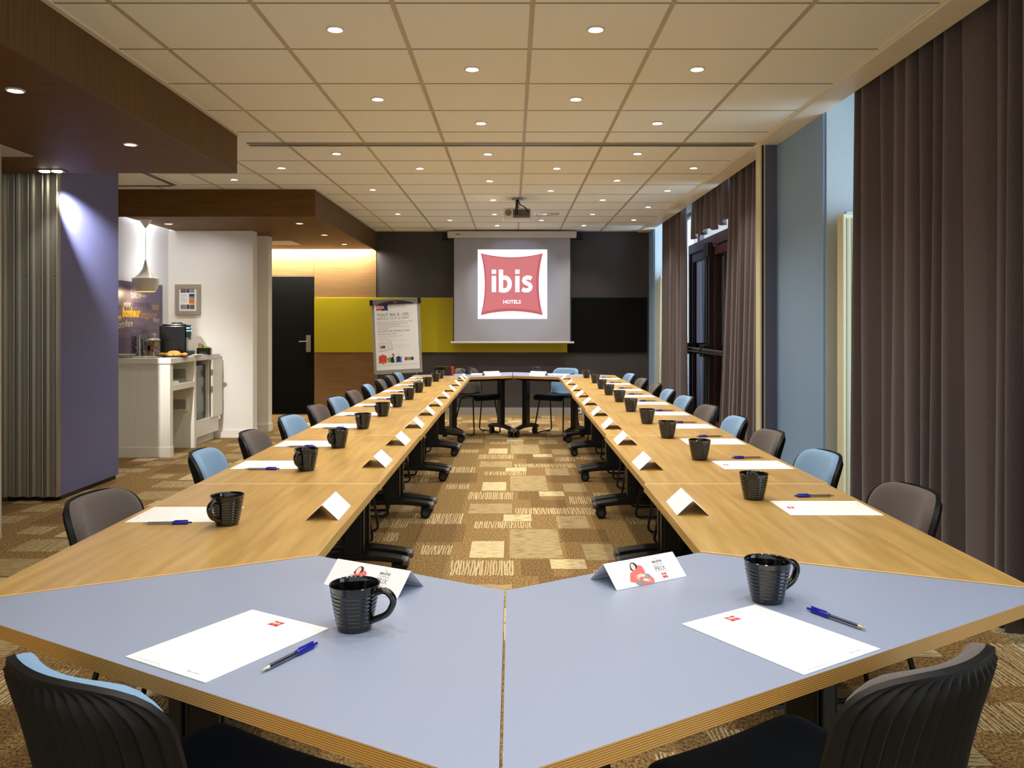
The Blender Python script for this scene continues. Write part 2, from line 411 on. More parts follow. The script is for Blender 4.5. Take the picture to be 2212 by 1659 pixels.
# black door
dr = MB(); dr.box(-3.86, -2.94, BACK - .01, BACK + .04, 0.01, 2.05, 0)
d = struct(dr.build('door_1', BLACKDOOR, bev=.003), 'black flush door beside the yellow panel')
h = MB(); h.box(-3.055, -2.985, BACK - .022, BACK - .01, .93, 1.18, 0)
hp = h.build('handle_plate', GREYMET, d, bev=.003)
h = MB(); h.tube(fillet([(-3.02, BACK - .02, 1.09), (-3.02, BACK - .065, 1.09), (-3.15, BACK - .065, 1.085)], .015), .009)
h.build('door_lever', GREYMET, hp)
# ---- left alcove
lw = MB(); lw.box(-4.2, -4.06, 6.2, 10.0, 0, CEIL, 0)
struct(lw.build('wall_left', mat('alcove_white', (226, 226, 230), .6)), 'white side wall of the coffee corner')
lw = MB(); lw.box(-4.2, -3.06, 9.98, 10.14, 0, SZ, 0); lw.box(-4.2, -3.05, 9.965, 10.14, 0, .09, 0)
struct(lw.build('wall_left', WHITE), 'white wall behind the coffee corner')
lw = MB(); lw.box(-4.2, -3.04, 10.54, 10.7, 0, SZ, 0); lw.box(-4.2, -3.03, 10.525, 10.7, 0, .09, 0); lw.box(-4.2, -4.06, 10.7, BACK, 0, SZ, 0)
struct(lw.build('wall_left', WHITE), 'narrow white wall end left of the black door')
lw = MB(); lw.box(-3.6, -3.166, 5.12, 5.24, 0, SZ, 0)
struct(lw.build('wall_left', mat('wall_offwhite', (196, 190, 176), .6)), 'pale wall end at the left edge')
lw = MB(); lw.box(-6.3, -6.2, -1.5, 12.6, 0, CEIL, 0); lw.box(-6.2, -4.2, 7.4, 7.5, 0, CEIL, 0)
struct(lw.build('wall_left', WHITE))
lc = MB(); lc.box(-6.2, -4.2, 6.2, 7.5, CEIL, CEIL + .1, 0); struct(lc.build('ceiling', CEILTILE))
# ---- right wall : pillars, window wall, door
pl = MB(); pl.box(2.033, 2.6, 5.52, 6.48, 0, CEIL, 0); pl.box(2.05, 2.6, 5.505, 5.52, 0, CEIL + .2, 1)
struct(pl.build('wall_right', [PILLARBLUE, REVEAL]), 'blue grey pillar between the curtains')
jb = MB(); jb.box(1.945, 2.6, 6.48, 6.60, 0, CEIL, 0); jb.box(1.905, 1.945, 6.49, 6.60, 0, CEIL, 1); jb.box(1.918, 1.932, 6.484, 6.49, 0, CEIL, 2)
struct(jb.build('trim_4', [JAMBBLUE, CREAM, GLOSSBLACK]), 'dark blue partition jamb with cream edge strip')
pl = MB(); pl.box(2.033, 2.6, 12.12, BACK + .1, 0, CEIL, 0); pl.box(2.05, 2.6, 12.105, 12.12, 0, CEIL + .2, 1)
struct(pl.build('wall_right', [PILLARBLUE, REVEAL]), 'blue grey wall return in the far right corner')
XW = 2.40
wr = MB()
for y0, y1 in ((5.44, 5.505), (6.6, 6.75), (-1.5, 0.2), (2.6, 2.75), (12.04, 12.105)): wr.box(XW, XW + .15, y0, y1, 0, 3.0, 0)
for y0, y1 in ((-1.5, 5.5), (6.6, 12.1)): wr.box(XW, XW + .15, y0, y1, 2.86, 3.0, 0)
for y0, y1 in ((-1.5, 5.5), (6.6, 8.62), (11.02, 12.1)): wr.box(XW, XW + .15, y0, y1, 0, .06, 0)
struct(wr.build('wall_right', REVEAL), 'window wall behind the curtains')
def window(n, y0, y1, z0, z1):
    w = MB()
    for a, b, c, e in ((y0, y0 + .05, z0, z1), (y1 - .05, y1, z0, z1), (y0 + .05, y1 - .05, z0, z0 + .05), (y0 + .05, y1 - .05, z1 - .05, z1)):
        w.box(XW + .03, XW + .09, a, b, c, e, 0)
    o = struct(w.build('window_%d' % n, MAROON))
    g = MB(); g.box(XW + .055, XW + .061, y0 + .05, y1 - .05, z0 + .05, z1 - .05, 0); g.build('window_pane', WINGLASS, o)
window(1, 2.75, 5.44, .06, 2.86); window(2, .2, 2.6, .06, 2.86); window(3, 6.75, 8.62, .06, 2.86); window(4, 8.68, 10.98, 2.37, 2.86); window(5, 11.02, 12.04, .06, 2.86)
# glazed double door with maroon frame
X2 = 2.30
f = MB()
f.box(X2, X2 + .12, 8.62, 8.72, 0, 2.36, 0); f.box(X2, X2 + .12, 10.94, 11.02, 0, 2.36, 0); f.box(X2, X2 + .12, 8.72, 10.94, 2.24, 2.36, 0)
dd = struct(f.build('door_2', MAROON, bev=.004), 'maroon framed glazed double door with black push bars')
for y0, y1 in ((8.73, 9.81), (9.83, 10.93)):
    g = MB(); st = .09
    for a, b, c, e in ((y0, y0 + st, .02, 2.23), (y1 - st, y1, .02, 2.23), (y0 + st, y1 - st, .02, .22), (y0 + st, y1 - st, 2.13, 2.23)):
        g.box(X2 + .02, X2 + .08, a, b, c, e, 0)
    lf = g.build('door_leaf', MAROON, dd, bev=.004)
    g = MB(); g.box(X2 + .045, X2 + .055, y0 + st, y1 - st, .22, 2.13, 0); g.build('glass_pane', DARKGLASS, lf)
    g = MB(); g.tube([(X2 - .09, y0 + .03, 1.03), (X2 - .09, y1 - .03, 1.03)], .028, 12)
    for y in (y0 + .06, y1 - .06): g.box(X2 - .1, X2 + .02, y - .035, y + .035, .96, 1.10, 0)
    g.build('push_bar', BLACKMET, lf, bev=.006)
    yr = y1 - .05 if y0 < 9 else y0 + .05
    g = MB(); g.box(X2 - .03, X2 + .02, yr - .028, yr + .028, .02, 2.2, 0); g.box(X2 - .05, X2 + .02, yr - .045, yr + .045, 2.12, 2.28, 0)
    g.build('bolt_rod', BLACKMET, lf, bev=.005)
eb = MB(); eb.box(XW + .25, XW + .35, 8.6, 11.0, 0, 2.3, 0)  # unseen dark block added outside the door to shut daylight off its glass
struct(eb.build('wall_right', mat('daylight_block', (20, 19, 19), .8)))

# ---- curtains
def curtain(name, label, y0, y1, x, ztop, zbot, folds, amp, seed, flare0=0.0, flare1=0.0, hem=0.0):
    r = random.Random(seed)
    ph = [r.uniform(0, 6.28) for _ in range(4)]; 
    warp = [r.uniform(-.35, .35) for _ in range(folds + 2)]
    def fn(u, w):
        z = zbot + (ztop - zbot) * w
        k = u * folds; i = int(min(folds, k)); fr = k - i
        kk = k + warp[i] * (1 - fr) + warp[min(i + 1, folds + 1)] * fr
        s = 1 - 2 * abs(math.sin(PI * kk)) ** .85
        a = amp * (0.75 + .35 * math.sin(3.1 * u * folds * .37 + ph[0])) * (1.12 - .22 * w)
        y = y0 + (y1 - y0) * u - flare0 * (1 - w) ** 1.5 * (1 - u) + flare1 * (1 - w) ** 1.5 * u
        y += .10 * amp * math.sin(4 * PI * kk + ph[1])
        xx = x + a * s + .012 * math.sin(2 * PI * (kk * .31) + 2.2 * w + ph[2])
        zz = z + (hem * math.sin(kk * 3.1 + ph[3]) if w < .001 else 0)
        return (xx, y, zz)
    m = MB(); m.grid(fn, lsp(0, 1, folds * 14 + 1), lsp(0, 1, 15))
    o = m.build(name, CURTAIN, ang=180)
    sd = o.modifiers.new('thickness', 'SOLIDIFY'); sd.thickness = .004; sd.offset = 0
    return tag(o, label, 'curtain', 'brown grey curtains along the window wall')
curtain('curtain', 'tall brown grey pleated curtain at the right edge, nearest the camera', 1.6, 5.18, 2.13, 2.97, .03, 23, .05, 1, hem=.008)
curtain('curtain', 'brown grey curtain right of the glazed door, beside the jamb', 6.75, 8.25, 2.14, 2.97, .02, 12, .045, 2, flare1=.36)
curtain('curtain', 'brown grey curtain left of the glazed door, in the far corner', 10.32, 11.85, 2.13, 2.97, .02, 12, .045, 3, flare0=-.02)
curtain('curtain_valance', 'short brown grey curtain hanging over the glazed door', 8.4, 10.2, 2.18, 2.97, 2.37, 8, .04, 4, hem=.02)

# ---- tall cream radiators beside the pillars
for (y, lab) in ((5.40, 'tall cream radiator edge beside the blue pillar and near curtain'), (11.98, 'tall cream radiator edge in the far right corner')):
    g = MB(); g.box(2.095, 2.30, -.05, .05, .08, 2.03, 0)
    t = thing('radiator', lab, 'radiator', (0, y, 0), 0, 'cream radiators by the windows')
    g.build('radiator_body', CREAM, t, bev=.008)
    g = MB(); g.box(2.12, 2.135, -.056, -.05, .1, 2.0, 0); g.box(2.15, 2.165, -.056, -.05, .1, 2.0, 0); g.build('radiator_fins', mat('radiator_fin', (190, 180, 140), .5), t)
    g = MB(); g.box(2.13, 2.27, -.02, .02, 2.03, 2.045, 0); g.build('valve', GREYMET, t)
    g = MB(); g.box(2.14, 2.26, -.03, .03, 0, .08, 0); g.build('foot', CREAM, t)

# ================================================================ CEILING FITTINGS
main = [(724, 62), (1287, 62), (1020, 148), (1506, 148), (816, 213), (1244, 213), (1039, 265), (1420, 265),
        (727, 331), (1054, 332), (1377, 331), (608, 362), (907, 363), (1203, 363), (1498, 362), (506, 387), (1058, 390), (1333, 389),
        (805, 409), (1190, 411), (1442, 411), (1065, 431), (1302, 431), (1400, 446.5), (859, 461.6), (1068, 462), (1280, 462),
        (971.5, 475), (1170, 475), (1369, 474.5), (1074, 486.6), (1261.5, 486.6)]
def make_downlight():
    t = thing('downlight', 'x', 'ceiling light')
    g = MB(); g.lathe([(.043, 0), (.043, -.005), (.036, -.008), (.030, -.004), (.029, 0)], 24); g.build('trim_ring', mat('downlight_ring', (214, 208, 196), .3), t)
    g = MB(); g.lathe([(0, -.003), (.018, -.004), (.029, -.002)], 20); g.build('bulb', LAMP, t)
    return t
SPOTW = 46.0
LCOL = (1.0, .945, .86)
def spot(parent, e, size=118, blend=.9, aim=None, col=LCOL, r=.03, z=-.012):
    ld = bpy.data.lights.new('downlight_beam', 'SPOT'); ld.energy = e; ld.spot_size = math.radians(size); ld.spot_blend = blend
    ld.color = col; ld.shadow_soft_size = r
    lo = bpy.data.objects.new('downlight_beam', ld); COL.objects.link(lo); lo.parent = parent; lo.location = (0, 0, z)
    if aim is not None: lo.rotation_euler = Vector(aim).to_track_quat('-Z', 'Y').to_euler()
    return lo
dl0 = make_downlight(); used = False
rows = {}
lights = []
for px_, py_ in main:
    Y = (CEIL - CZ) * F / (VY - py_); lights.append((wx(px_, Y), Y))
lights.sort(key=lambda p: p[1])
grp = []
for X, Y in lights:
    if grp and abs(grp[-1][0][1] - Y) < .12: grp[-1].append((X, Y))
    else: grp.append([(X, Y)])
rowword = ['nearest row', 'second row', 'third row', 'fourth row', 'fifth row past the rail', 'sixth row', 'seventh row', 'eighth row', 'ninth row', 'tenth row', 'eleventh row', 'twelfth row', 'thirteenth row', 'last row', 'last row']
for i, g in enumerate(grp):
    g.sort()
    for j, (X, Y) in enumerate(g):
        n = len(g)
        pos = {1: ['only one'], 2: ['left one', 'right one'], 3: ['left one', 'middle one', 'right one'], 4: ['leftmost', 'second from left', 'third from left', 'rightmost']}[n][j]
        o = dl0 if not used else copy_tree(dl0); used = True
        o.location = (X, Y, CEIL)
        o['label'] = 'round ceiling downlight in tiled ceiling, %s of the %s' % (pos, 'last row by the screen' if i == len(grp) - 1 else rowword[i])
        o['group'] = 'downlights in the tiled ceiling'
        lights_at = spot
for i in range(7):          # the same staggered rows go on over the camera, above the frame
    for X in ((-.216, 1.01) if i % 2 == 0 else (-.83, .395)):
        o = copy_tree(dl0); o.location = (X, 3.40 - .605 * i, CEIL)
        o['label'] = 'round ceiling downlight above the front blue tables'; o['group'] = 'downlights above the front blue tables'
for o in [x for x in S.objects if x.name.startswith('downlight') and x.type == 'EMPTY']: spot(o, SPOTW * (.48 if o.location.y < 3.6 else 1.0))
sof = [((33, 194), 'round downlight in near wood bulkhead, at the left edge'), ((282, 311), 'round downlight in near wood bulkhead, over the partition stack')]
for (p, lab) in sof:
    Y = (SZ - CZ) * F / (VY - p[1]); o = copy_tree(dl0)
    for c in list(o.children):
        if c.type == 'LIGHT': bpy.data.objects.remove(c)
    o.location = (wx(p[0], Y), Y, SZ); o['label'] = lab; o['group'] = 'downlights in the wood bulkheads'
    spot(o, 14)
for (p, lab, e) in (((364, 483), 'round downlight in far wood bulkhead, above the coffee corner', 15), ((647, 482), 'round downlight in far wood bulkhead, nearest of the three by the edge', 12),
                 ((701, 507), 'round downlight in far wood bulkhead, middle of the three by the edge', 12), ((744, 527), 'round downlight in far wood bulkhead, farthest of the three by the edge', 12)):
    Y = (SZ - CZ) * F / (VY - p[1]); o = copy_tree(dl0)
    for c in list(o.children):
        if c.type == 'LIGHT': bpy.data.objects.remove(c)
    o.location = (wx(p[0], Y), Y, SZ); o['label'] = lab; o['group'] = 'downlights in the wood bulkheads'
    spot(o, e)
# twin gimbal spot over the partition stack
t = thing('twin_spotlight', 'twin square spotlight at bulkhead edge above the partition stack', 'ceiling light', (-3.33, 6.10, SZ))
g = MB(); g.box(-.10, .10, -.05, .05, -.006, 0, 0); g.build('spotlight_plate', mat('spot_plate', (60, 54, 48), .4), t)
for x in (-.045, .045):
    g = MB(); g.lathe([(0, -.012), (.03, -.012), (.036, -.006)], 18, (x, 0, 0)); g.build('bulb', LAMP, t)
spot(t, 380, 42, 1.0, aim=(-.13, .68, -.40), col=(1, .97, .97), r=.02).location = (.06, .03, -.03)
spot(t, 14, 70, .8, aim=(0, .2, -1), r=.02).location = (-.045, 0, -.03)
# access panel, cassette, ceiling diffuser
g = MB(); g.box(-3.75, -3.155, 4.97, 5.57, SZ - .008, SZ, 0)
tag(g.build('access_panel', CASING, bev=.002), 'pale square access panel in near bulkhead at left edge', 'ceiling panel')
g = MB(); g.box(-3.7, -3.42, 11.1, 11.67, SZ - .006, SZ, 0); g.box(-3.42, -2.90, 11.1, 11.67, SZ - .006, SZ, 0)
tag(g.build('access_panel', CASING, bev=.002), 'pale access panel in far bulkhead near the black door', 'ceiling panel')
t = thing('air_cassette', 'square ceiling air cassette with dark slots, left of the near bulkhead', 'air conditioner', (-3.72, 7.94, CEIL))
g = MB(); g.box(-.45, .45, -.45, .45, -.02, 0, 0); g.build('cassette_panel', CEILTRIM, t, bev=.004)
for s_ in (-1, 1):
    g = MB(); g.box(s_ * .40 - .025, s_ * .40 + .025, -.36, .36, -.024, -.019, 0); g.build('slot', mat('slot_dark', (44, 42, 38), .5), t)
    g = MB(); g.box(-.36, .36, s_ * .40 - .025, s_ * .40 + .025, -.024, -.019, 0); g.build('slot', mat('slot_dark', (44, 42, 38), .5), t)
Yd = 10.52
t = thing('ceiling_diffuser', 'round white ceiling air diffuser beside the projector', 'air vent', (wx(1179, Yd), Yd, CEIL))
g = MB(); g.lathe([(.17, 0), (.165, -.012), (.13, -.022), (.125, -.006)], 32); g.build('outer_ring', GLOSSWHITE, t)
g = MB(); g.lathe([(.105, -.006), (.1, -.02), (.0, -.024)], 32); g.build('inner_disc', GLOSSWHITE, t)

# ---- projector
Yp = 9.3
t = thing('projector', 'white ceiling projector hanging on a short mount with black cables', 'projector', (wx(1117, Yp), Yp, CEIL))
g = MB(); g.cyl((0, 0, 0), (0, 0, -.02), .06, 18); g.cyl((0, 0, -.02), (0, 0, -.115), .022); g.box(-.09, .09, -.05, .05, -.125, -.112, 0)
g.build('ceiling_mount', GREYMET, t)
g = MB(); g.box(-.148, .148, -.12, .12, -.245, -.122, 0); pb = g.build('projector_body', mat('projector_white', (214, 212, 206), .4), t, bev=.016, seg=3)
g = MB(); g.box(-.045, .142, -.124, -.119, -.228, -.135, 0)
for k in range(9):
    for q in range(3):
        g.box(-.02 + k * .017, -.012 + k * .017, -.1255, -.1235, -.2 + q * .02, -.19 + q * .02, 1)
g.build('connector_panel', [mat('connector_grey', (96, 92, 84), .5), GLOSSBLACK], t)
g = MB(); g.lathe([(.036, 0), (.036, .012), (.03, .012), (.028, .004), (0, .004)], 20, M=Matrix.Translation((-.095, -.119, -.172)) @ Matrix.Rotation(PI / 2, 4, 'X')); g.build('vent_grille', mat('vent_beige', (130, 126, 110), .5), t)
g = MB(); g.cyl((.07, .119, -.17), (.07, .14, -.17), .03, 18); g.build('lens', GLOSSBLACK, t)
for pts in ([(0, -.03, -.005), (-.005, -.07, -.06), (-.012, -.135, -.12), (-.02, -.13, -.19)], [(.006, -.03, -.005), (.004, -.08, -.07), (.0, -.14, -.13), (.006, -.13, -.195)], [(.01, -.03, -.02), (.03, -.09, -.08), (.09, -.14, -.12), (.125, -.13, -.17)]):
    g = MB(); g.tube(fillet(pts, .02), .006, 6); g.build('cable', BLACKPL, t)

# ---- projection screen with the projected slide
Ys = 12.32
t = thing('projection_screen', 'pull-down projection screen showing a red pillow logo slide', 'projection screen', (0, Ys, 0))
x0, x1 = wx(967, Ys), wx(1245, Ys)
g = MB(); g.box(x0, x1, -.05, .07, wz(514, Ys), wz(500, Ys), 0); cs = g.build('screen_casing', CASING, t, bev=.012)
g = MB(); g.box(x0 + .12, x0 + .19, -.052, -.05, wz(507.5, Ys), wz(506, Ys), 0); g.build('casing_mark', INKGREY, cs)
g = MB()
for xx in (x0 - .02, x1 + .08): g.box(xx - .06, xx + .02, .06, .21, wz(515, Ys), wz(503, Ys), 0)
g.build('wall_bracket', BLACKPL, t)
g = MB(); g.box(wx(979.5, Ys), wx(1232.5, Ys), 0, .004, wz(740, Ys), wz(512, Ys), 0)
g.box(wx(978.5, Ys), wx(981, Ys), -.0005, 0.0045, wz(740, Ys), wz(513, Ys), 1); g.box(wx(1231.5, Ys), wx(1234, Ys), -.0005, .0045, wz(740, Ys), wz(513, Ys), 1)
g.build('screen_cloth', [SCREEN, mat('screen_border', (40, 38, 40), .7)], t)
g = MB(); g.cyl((wx(974, Ys), .003, wz(740, Ys)), (wx(1240, Ys), .003, wz(740, Ys)), .016, 12); g.build('bottom_bar', CASING, t)
# slide: plane coordinates in photo pixels of the slide
def so(dy): return (wx(1107, Ys), -dy, wz(614, Ys))
k = Ys / F
ux, uy = (k, 0, 0), (0, 0, k)
g = MB(); g.poly2d(rect(-75, 75, -75, 75), so(.0012), ux, uy, 0); sl = g.build('projected_slide', SLIDE, t)
g = MB(); fanned(g, pillow(-1.5, 0, 134, 134, .065, 12), so(.0020), ux, uy, 1); fanned(g, pillow(-2.5, 2, 124, 124, .065, 12), so(.0026), ux, uy, 0); g.build('pillow_logo', [SLIDERED, SLIDEDK], sl)
g = MB(); put_ibis(g, -45, 44, -17, 31.5, so(.0032), ux, uy, 0); put_text(g, 'HOTELS', -20, 18, -42, -34, so(.0032), ux, uy, 0, bold=.02); g.build('slide_lettering', SLIDE, sl)

# ================================================================ TABLES
def leg_parts(par, loc, rz, leg0=[None]):
    """column on an arched foot with two casters; local x runs across the table"""
    if leg0[0] is None:
        g = MB(); g.box(-.045, .045, -.03, .03, .10, TOP - .028, 0); g.box(-.2, .2, -.035, .035, TOP - .055, TOP - .028, 0); g.box(-.055, -.045, -.022, .022, .14, .66, 0); g.box(.045, .055, -.022, .022, .14, .66, 0)
        leg = g.build('leg', BLACKMET, par, bev=.008)
        g = MB(); pts = [(x, 0, .118 - .030 * (abs(x) / .29) ** 2) for x in lsp(-.27, .27, 15)]
        g.tube(pts, [.024 + .004 * (1 - abs(p[0]) / .27) for p in pts], 10, flat=1.15)
        g.build('foot', BLACKMET, leg)
        for s_ in (-1, 1):
            g = MB(); g.tube([(s_ * .262, 0, .0890), (s_ * .285, 0, .0865), (s_ * .292, 0, .0860)], [.026, .0255, .016], 10, flat=1.15); g.build('end_cap', GREYCAP, leg)
            g = MB(); g.cyl((s_ * .225, 0, .1), (s_ * .225, 0, .06), .013, 10, 1)
            for e in (-1, 1):
                Mx = Matrix.Translation((s_ * .232, e * .014, .036)) @ Matrix.Rotation(PI / 2, 4, 'X')
                g.lathe([(0, -.011), (.026, -.011), (.034, -.008), (.036, 0), (.034, .008), (.026, .011), (0, .011)], 18, m=0, M=Mx)
                Mx = Matrix.Translation((s_ * .232, e * .0262, .036)) @ Matrix.Rotation(PI / 2, 4, 'X')
                g.lathe([(0, -.001), (.02, -.001), (.02, .001), (0, .001)], 14, m=2, M=Mx)
            g.box(s_ * .222 - .022, s_ * .222 + .022, -.02, .02, .052, .074, 1)
            g.build('caster', [BLACKPL, BLACKMET, WHEEL], leg)
        leg0[0] = leg
    else:
        leg = copy_tree(leg0[0], par)
    leg.location = loc; leg.rotation_euler = (0, 0, rz)
    return leg
def shr(poly, d=.0015):
    cx = sum(p[0] for p in poly) / len(poly); cy = sum(p[1] for p in poly) / len(poly)
    return [(x - math.copysign(d, x - cx), y - math.copysign(d, y - cy)) for x, y in poly]
seam = [2.16, 3.12, 4.495, 5.87, 7.245, 8.62, 9.6]
TW = .678
for side in (-1, 1):
    for k in range(6):
        y0, y1 = seam[k], seam[k + 1]; ym = (y0 + y1) / 2
        sh = (.020 if side < 0 else .050) * max(0, (ym - 2.6) / 7.0)
        xi = (-.492 if side < 0 else .485) + sh; xo = xi + side * TW
        yo0, yo1 = y0, y1
        if k == 0:
            y0 = 2.148 if side < 0 else 2.178; yo0 = 1.779 if side < 0 else 1.871
        if k == 5: yo1 = 9.975
        xm = (xi + xo) / 2; oy = (yo0 + yo1) / 2
        nm = 'left' if side < 0 else 'right'
        kind = 'oak table of the %s row, %s' % (nm, ['nearest with slanted end against the blue table', 'second from the camera', 'third from the camera', 'fourth from the camera', 'fifth from the camera', 'farthest with slanted end'][k])
        t = thing('meeting_table', kind, 'table', (xm, oy, 0), 0, 'oak tables of the two long rows')
        poly = shr([(xi - xm, y0 - oy), (xi - xm, y1 - oy), (xo - xm, yo1 - oy), (xo - xm, yo0 - oy)])
        g = MB(); g.prism(poly, TOP - .027, TOP, 0, 1)
        for a_, b_, q_ in ((poly[0], poly[3], .005), (poly[1], poly[2], -.005)): g.add([(a_[0], a_[1] + q_ * .3, TOP + .0002), (b_[0], b_[1] + q_ * .3, TOP + .0002), (b_[0], b_[1] + q_ * 1.5, TOP + .0002), (a_[0], a_[1] + q_ * 1.5, TOP + .0002)], [(0, 1, 2, 3) if (q_ > 0) == (side < 0) else (3, 2, 1, 0)], 2)
        tt = g.build('tabletop', [OAK, OAKEDGE, mat('oak_lipping', (232, 200, 140), .4)], t, bev=.0025)
        ya = (y0 + .075 if k else 2.30) ; yb = (y1 - .075 if k < 5 else 9.52)
        leg_parts(t, (0, ya - oy, 0), 0); leg_parts(t, (0, yb - oy, 0), 0)
        g = MB(); g.box(-.03, .03, ya - oy, yb - oy, TOP - .075, TOP - .035, 0); g.build('support_beam', BLACKMET, t)
blue = [('blue topped angled table at the front left', [(-.495, 2.145), (-.016, 1.863), (-.016, 1.066), (-1.196, 1.764)]),
        ('blue topped angled table at the front right', [(-.0135, 1.863), (.482, 2.174), (1.203, 1.852), (-.0135, 1.0835)]),
        ('blue topped angled table at the far end, left half', [(-.475, 9.605), (.004, 9.87), (.004, 10.66), (-1.18, 9.985)]),
        ('blue topped angled table at the far end, right half', [(.009, 9.87), (.528, 9.605), (1.235, 9.985), (.009, 10.66)])]
NAV = []
for lab, poly in blue:
    cx = sum(p[0] for p in poly) / 4; cy = sum(p[1] for p in poly) / 4
    t = thing('corner_table', lab, 'table', (cx, cy, 0), 0, 'blue topped tables at both ends')
    g = MB(); g.prism(shr([(x - cx, y - cy) for x, y in poly], .001), TOP - .028, TOP, 0, 1); g.build('tabletop', [BLUETOP, PLY], t, bev=.0015)
    out = [p for p in poly if p not in (poly[0], poly[1])] if lab.startswith('blue') else poly
    # long outer side: the two corners farthest from the table ring's middle
    ring = Vector((0, 5.9)); srt = sorted(poly, key=lambda p: abs(p[1] - 5.9))
    a, b = [q for q in poly if abs(q[0]) > .7][0], max(poly, key=lambda p: abs(p[1] - 5.9))
    ax = (Vector(b) - Vector(a)); L = ax.length; ax.normalize()
    nrm = Vector((-ax.y, ax.x))
    if (ring - Vector(a)).dot(nrm) < 0: nrm = -nrm
    mid = (Vector(a) + Vector(b)) / 2 + nrm * .34
    NAV.append((mid, ax, nrm))
    for s_ in (-1, 1):
        p = mid + ax * (s_ * (.33 if s_ > 0 else .31)) - Vector((cx, cy)); leg_parts(t, (p.x, p.y, 0), math.atan2(nrm.y, nrm.x))
    g = MB(); p = mid - Vector((cx, cy)); an = math.atan2(ax.y, ax.x)
    g.box(-.36, .40, -.03, .03, TOP - .075, TOP - .035, 0, M=Matrix.Translation((p.x, p.y, 0)) @ Matrix.Rotation(an, 4, 'Z')); g.build('support_beam', BLACKMET, t)

# ================================================================ CHAIRS
PR = [(.225, .420), (.217, .444), (.185, .458), (.09, .455), (-.02, .447), (-.11, .445), (-.165, .456), (-.198, .488), (-.218, .545), (-.236, .62), (-.254, .69), (-.271, .746), (-.284, .797)]
def prof(s):
    n = len(PR) - 1; t = min(max(s, 0), 1) * n; i = min(int(t), n - 1); f_ = t - i
    p = [PR[max(i - 1, 0)], PR[i], PR[i + 1], PR[min(i + 2, n)]]
    r = []
    for c in (0, 1):
        a, b, c_, d_ = (q[c] for q in p)
        r.append(.5 * ((2 * b) + (c_ - a) * f_ + (2 * a - 5 * b + 4 * c_ - d_) * f_ ** 2 + (3 * b - a - 3 * c_ + d_) * f_ ** 3))
    return r
def hw(s):
    if s < .16: return .185 + .03 * math.sin(PI / 2 * s / .16)
    if s < .5: return .215
    w = .215 - .020 * min(1, (s - .5) / .15)
    if s > .86:
        q = min(1, (s - .86) / .14); w *= max(0.02, (1 - q ** 2.8)) ** (1 / 2.8)
    return w
def smooth(a, b, x):
    x = min(1, max(0, (x - a) / (b - a))); return x * x * (3 - 2 * x)
def surf(u, s):
    y, z = prof(s); k = smooth(.48, .72, s)
    X = u * hw(s)
    q = (X / .21) ** 2
    return Vector((X, y + .078 * k * q, z + .016 * (1 - k) * q * smooth(0, .2, s)))
def nor(u, s):
    e = .004; u_ = max(-.97, min(.97, u)); s_ = max(.01, min(.955, s))
    a = surf(u_ + e, s_) - surf(u_ - e, s_); b = surf(u_, s_ + e) - surf(u_, s_ - e)
    return b.cross(a).normalized()        # towards the sitter
def off(u, s, d): return surf(u, s) + nor(u, s) * d
SN = lsp(0, .86, 27) + [.86 + .14 * math.sin(PI / 2 * i / 9) for i in range(1, 10)]
UN = lsp(-1, 1, 27); UR = lsp(-1, 1, 105)
def rib(u, s):
    k = smooth(.50, .60, s) * (1 - smooth(.95, .978, s)) * (1 - smooth(.88, .97, abs(u)))
    c = abs(math.cos(PI * 7.5 * u))
    return k * (.011 * c ** 3 - .002)
shell = MB()
shell.grid(lambda u, s: off(u, s, 0), UN, SN)
shell.grid(lambda u, s: off(u, s, -.013 - rib(u, s)), UR, SN, flip=True)
edge = [(-1, s) for s in SN] + [(1, s) for s in SN[::-1]]
for e in ([(-1, s) for s in SN], [(1, s) for s in SN]):
    vs = []; 
    for u, s in e: vs += [off(u, s, 0), off(u, s, -.013)]
    fs = [(2 * i, 2 * i + 1, 2 * i + 3, 2 * i + 2) for i in range(len(e) - 1)]
    if e[0][0] > 0: fs = [q[::-1] for q in fs]
    shell.add(vs, fs, 0, True)
vs = []
for u in UN: vs += [off(u, 0, 0), off(u, 0, -.013)]
shell.add(vs, [(2 * i, 2 * i + 1, 2 * i + 3, 2 * i + 2)[::-1] for i in range(len(UN) - 1)], 0, True)
vs = []
for u in UN: vs += [off(u, 1, 0), off(u, 1, -.013)]
shell.add(vs, [(2 * i, 2 * i + 1, 2 * i + 3, 2 * i + 2) for i in range(len(UN) - 1)], 0, True)
def pad(s0, s1, th, um=.955):
    m = MB()
    m.grid(lambda u, q: off(u * um, s0 + (s1 - s0) * q, .001 + th * (max(0, (1 - abs(u) ** 12)) * max(0, (1 - abs(2 * q - 1) ** 16))) ** .5),
           [math.sin(PI / 2 * x) for x in lsp(-1, 1, 25)], [.5 + .5 * math.sin(PI / 2 * x) for x in lsp(-1, 1, 25)])
    return m
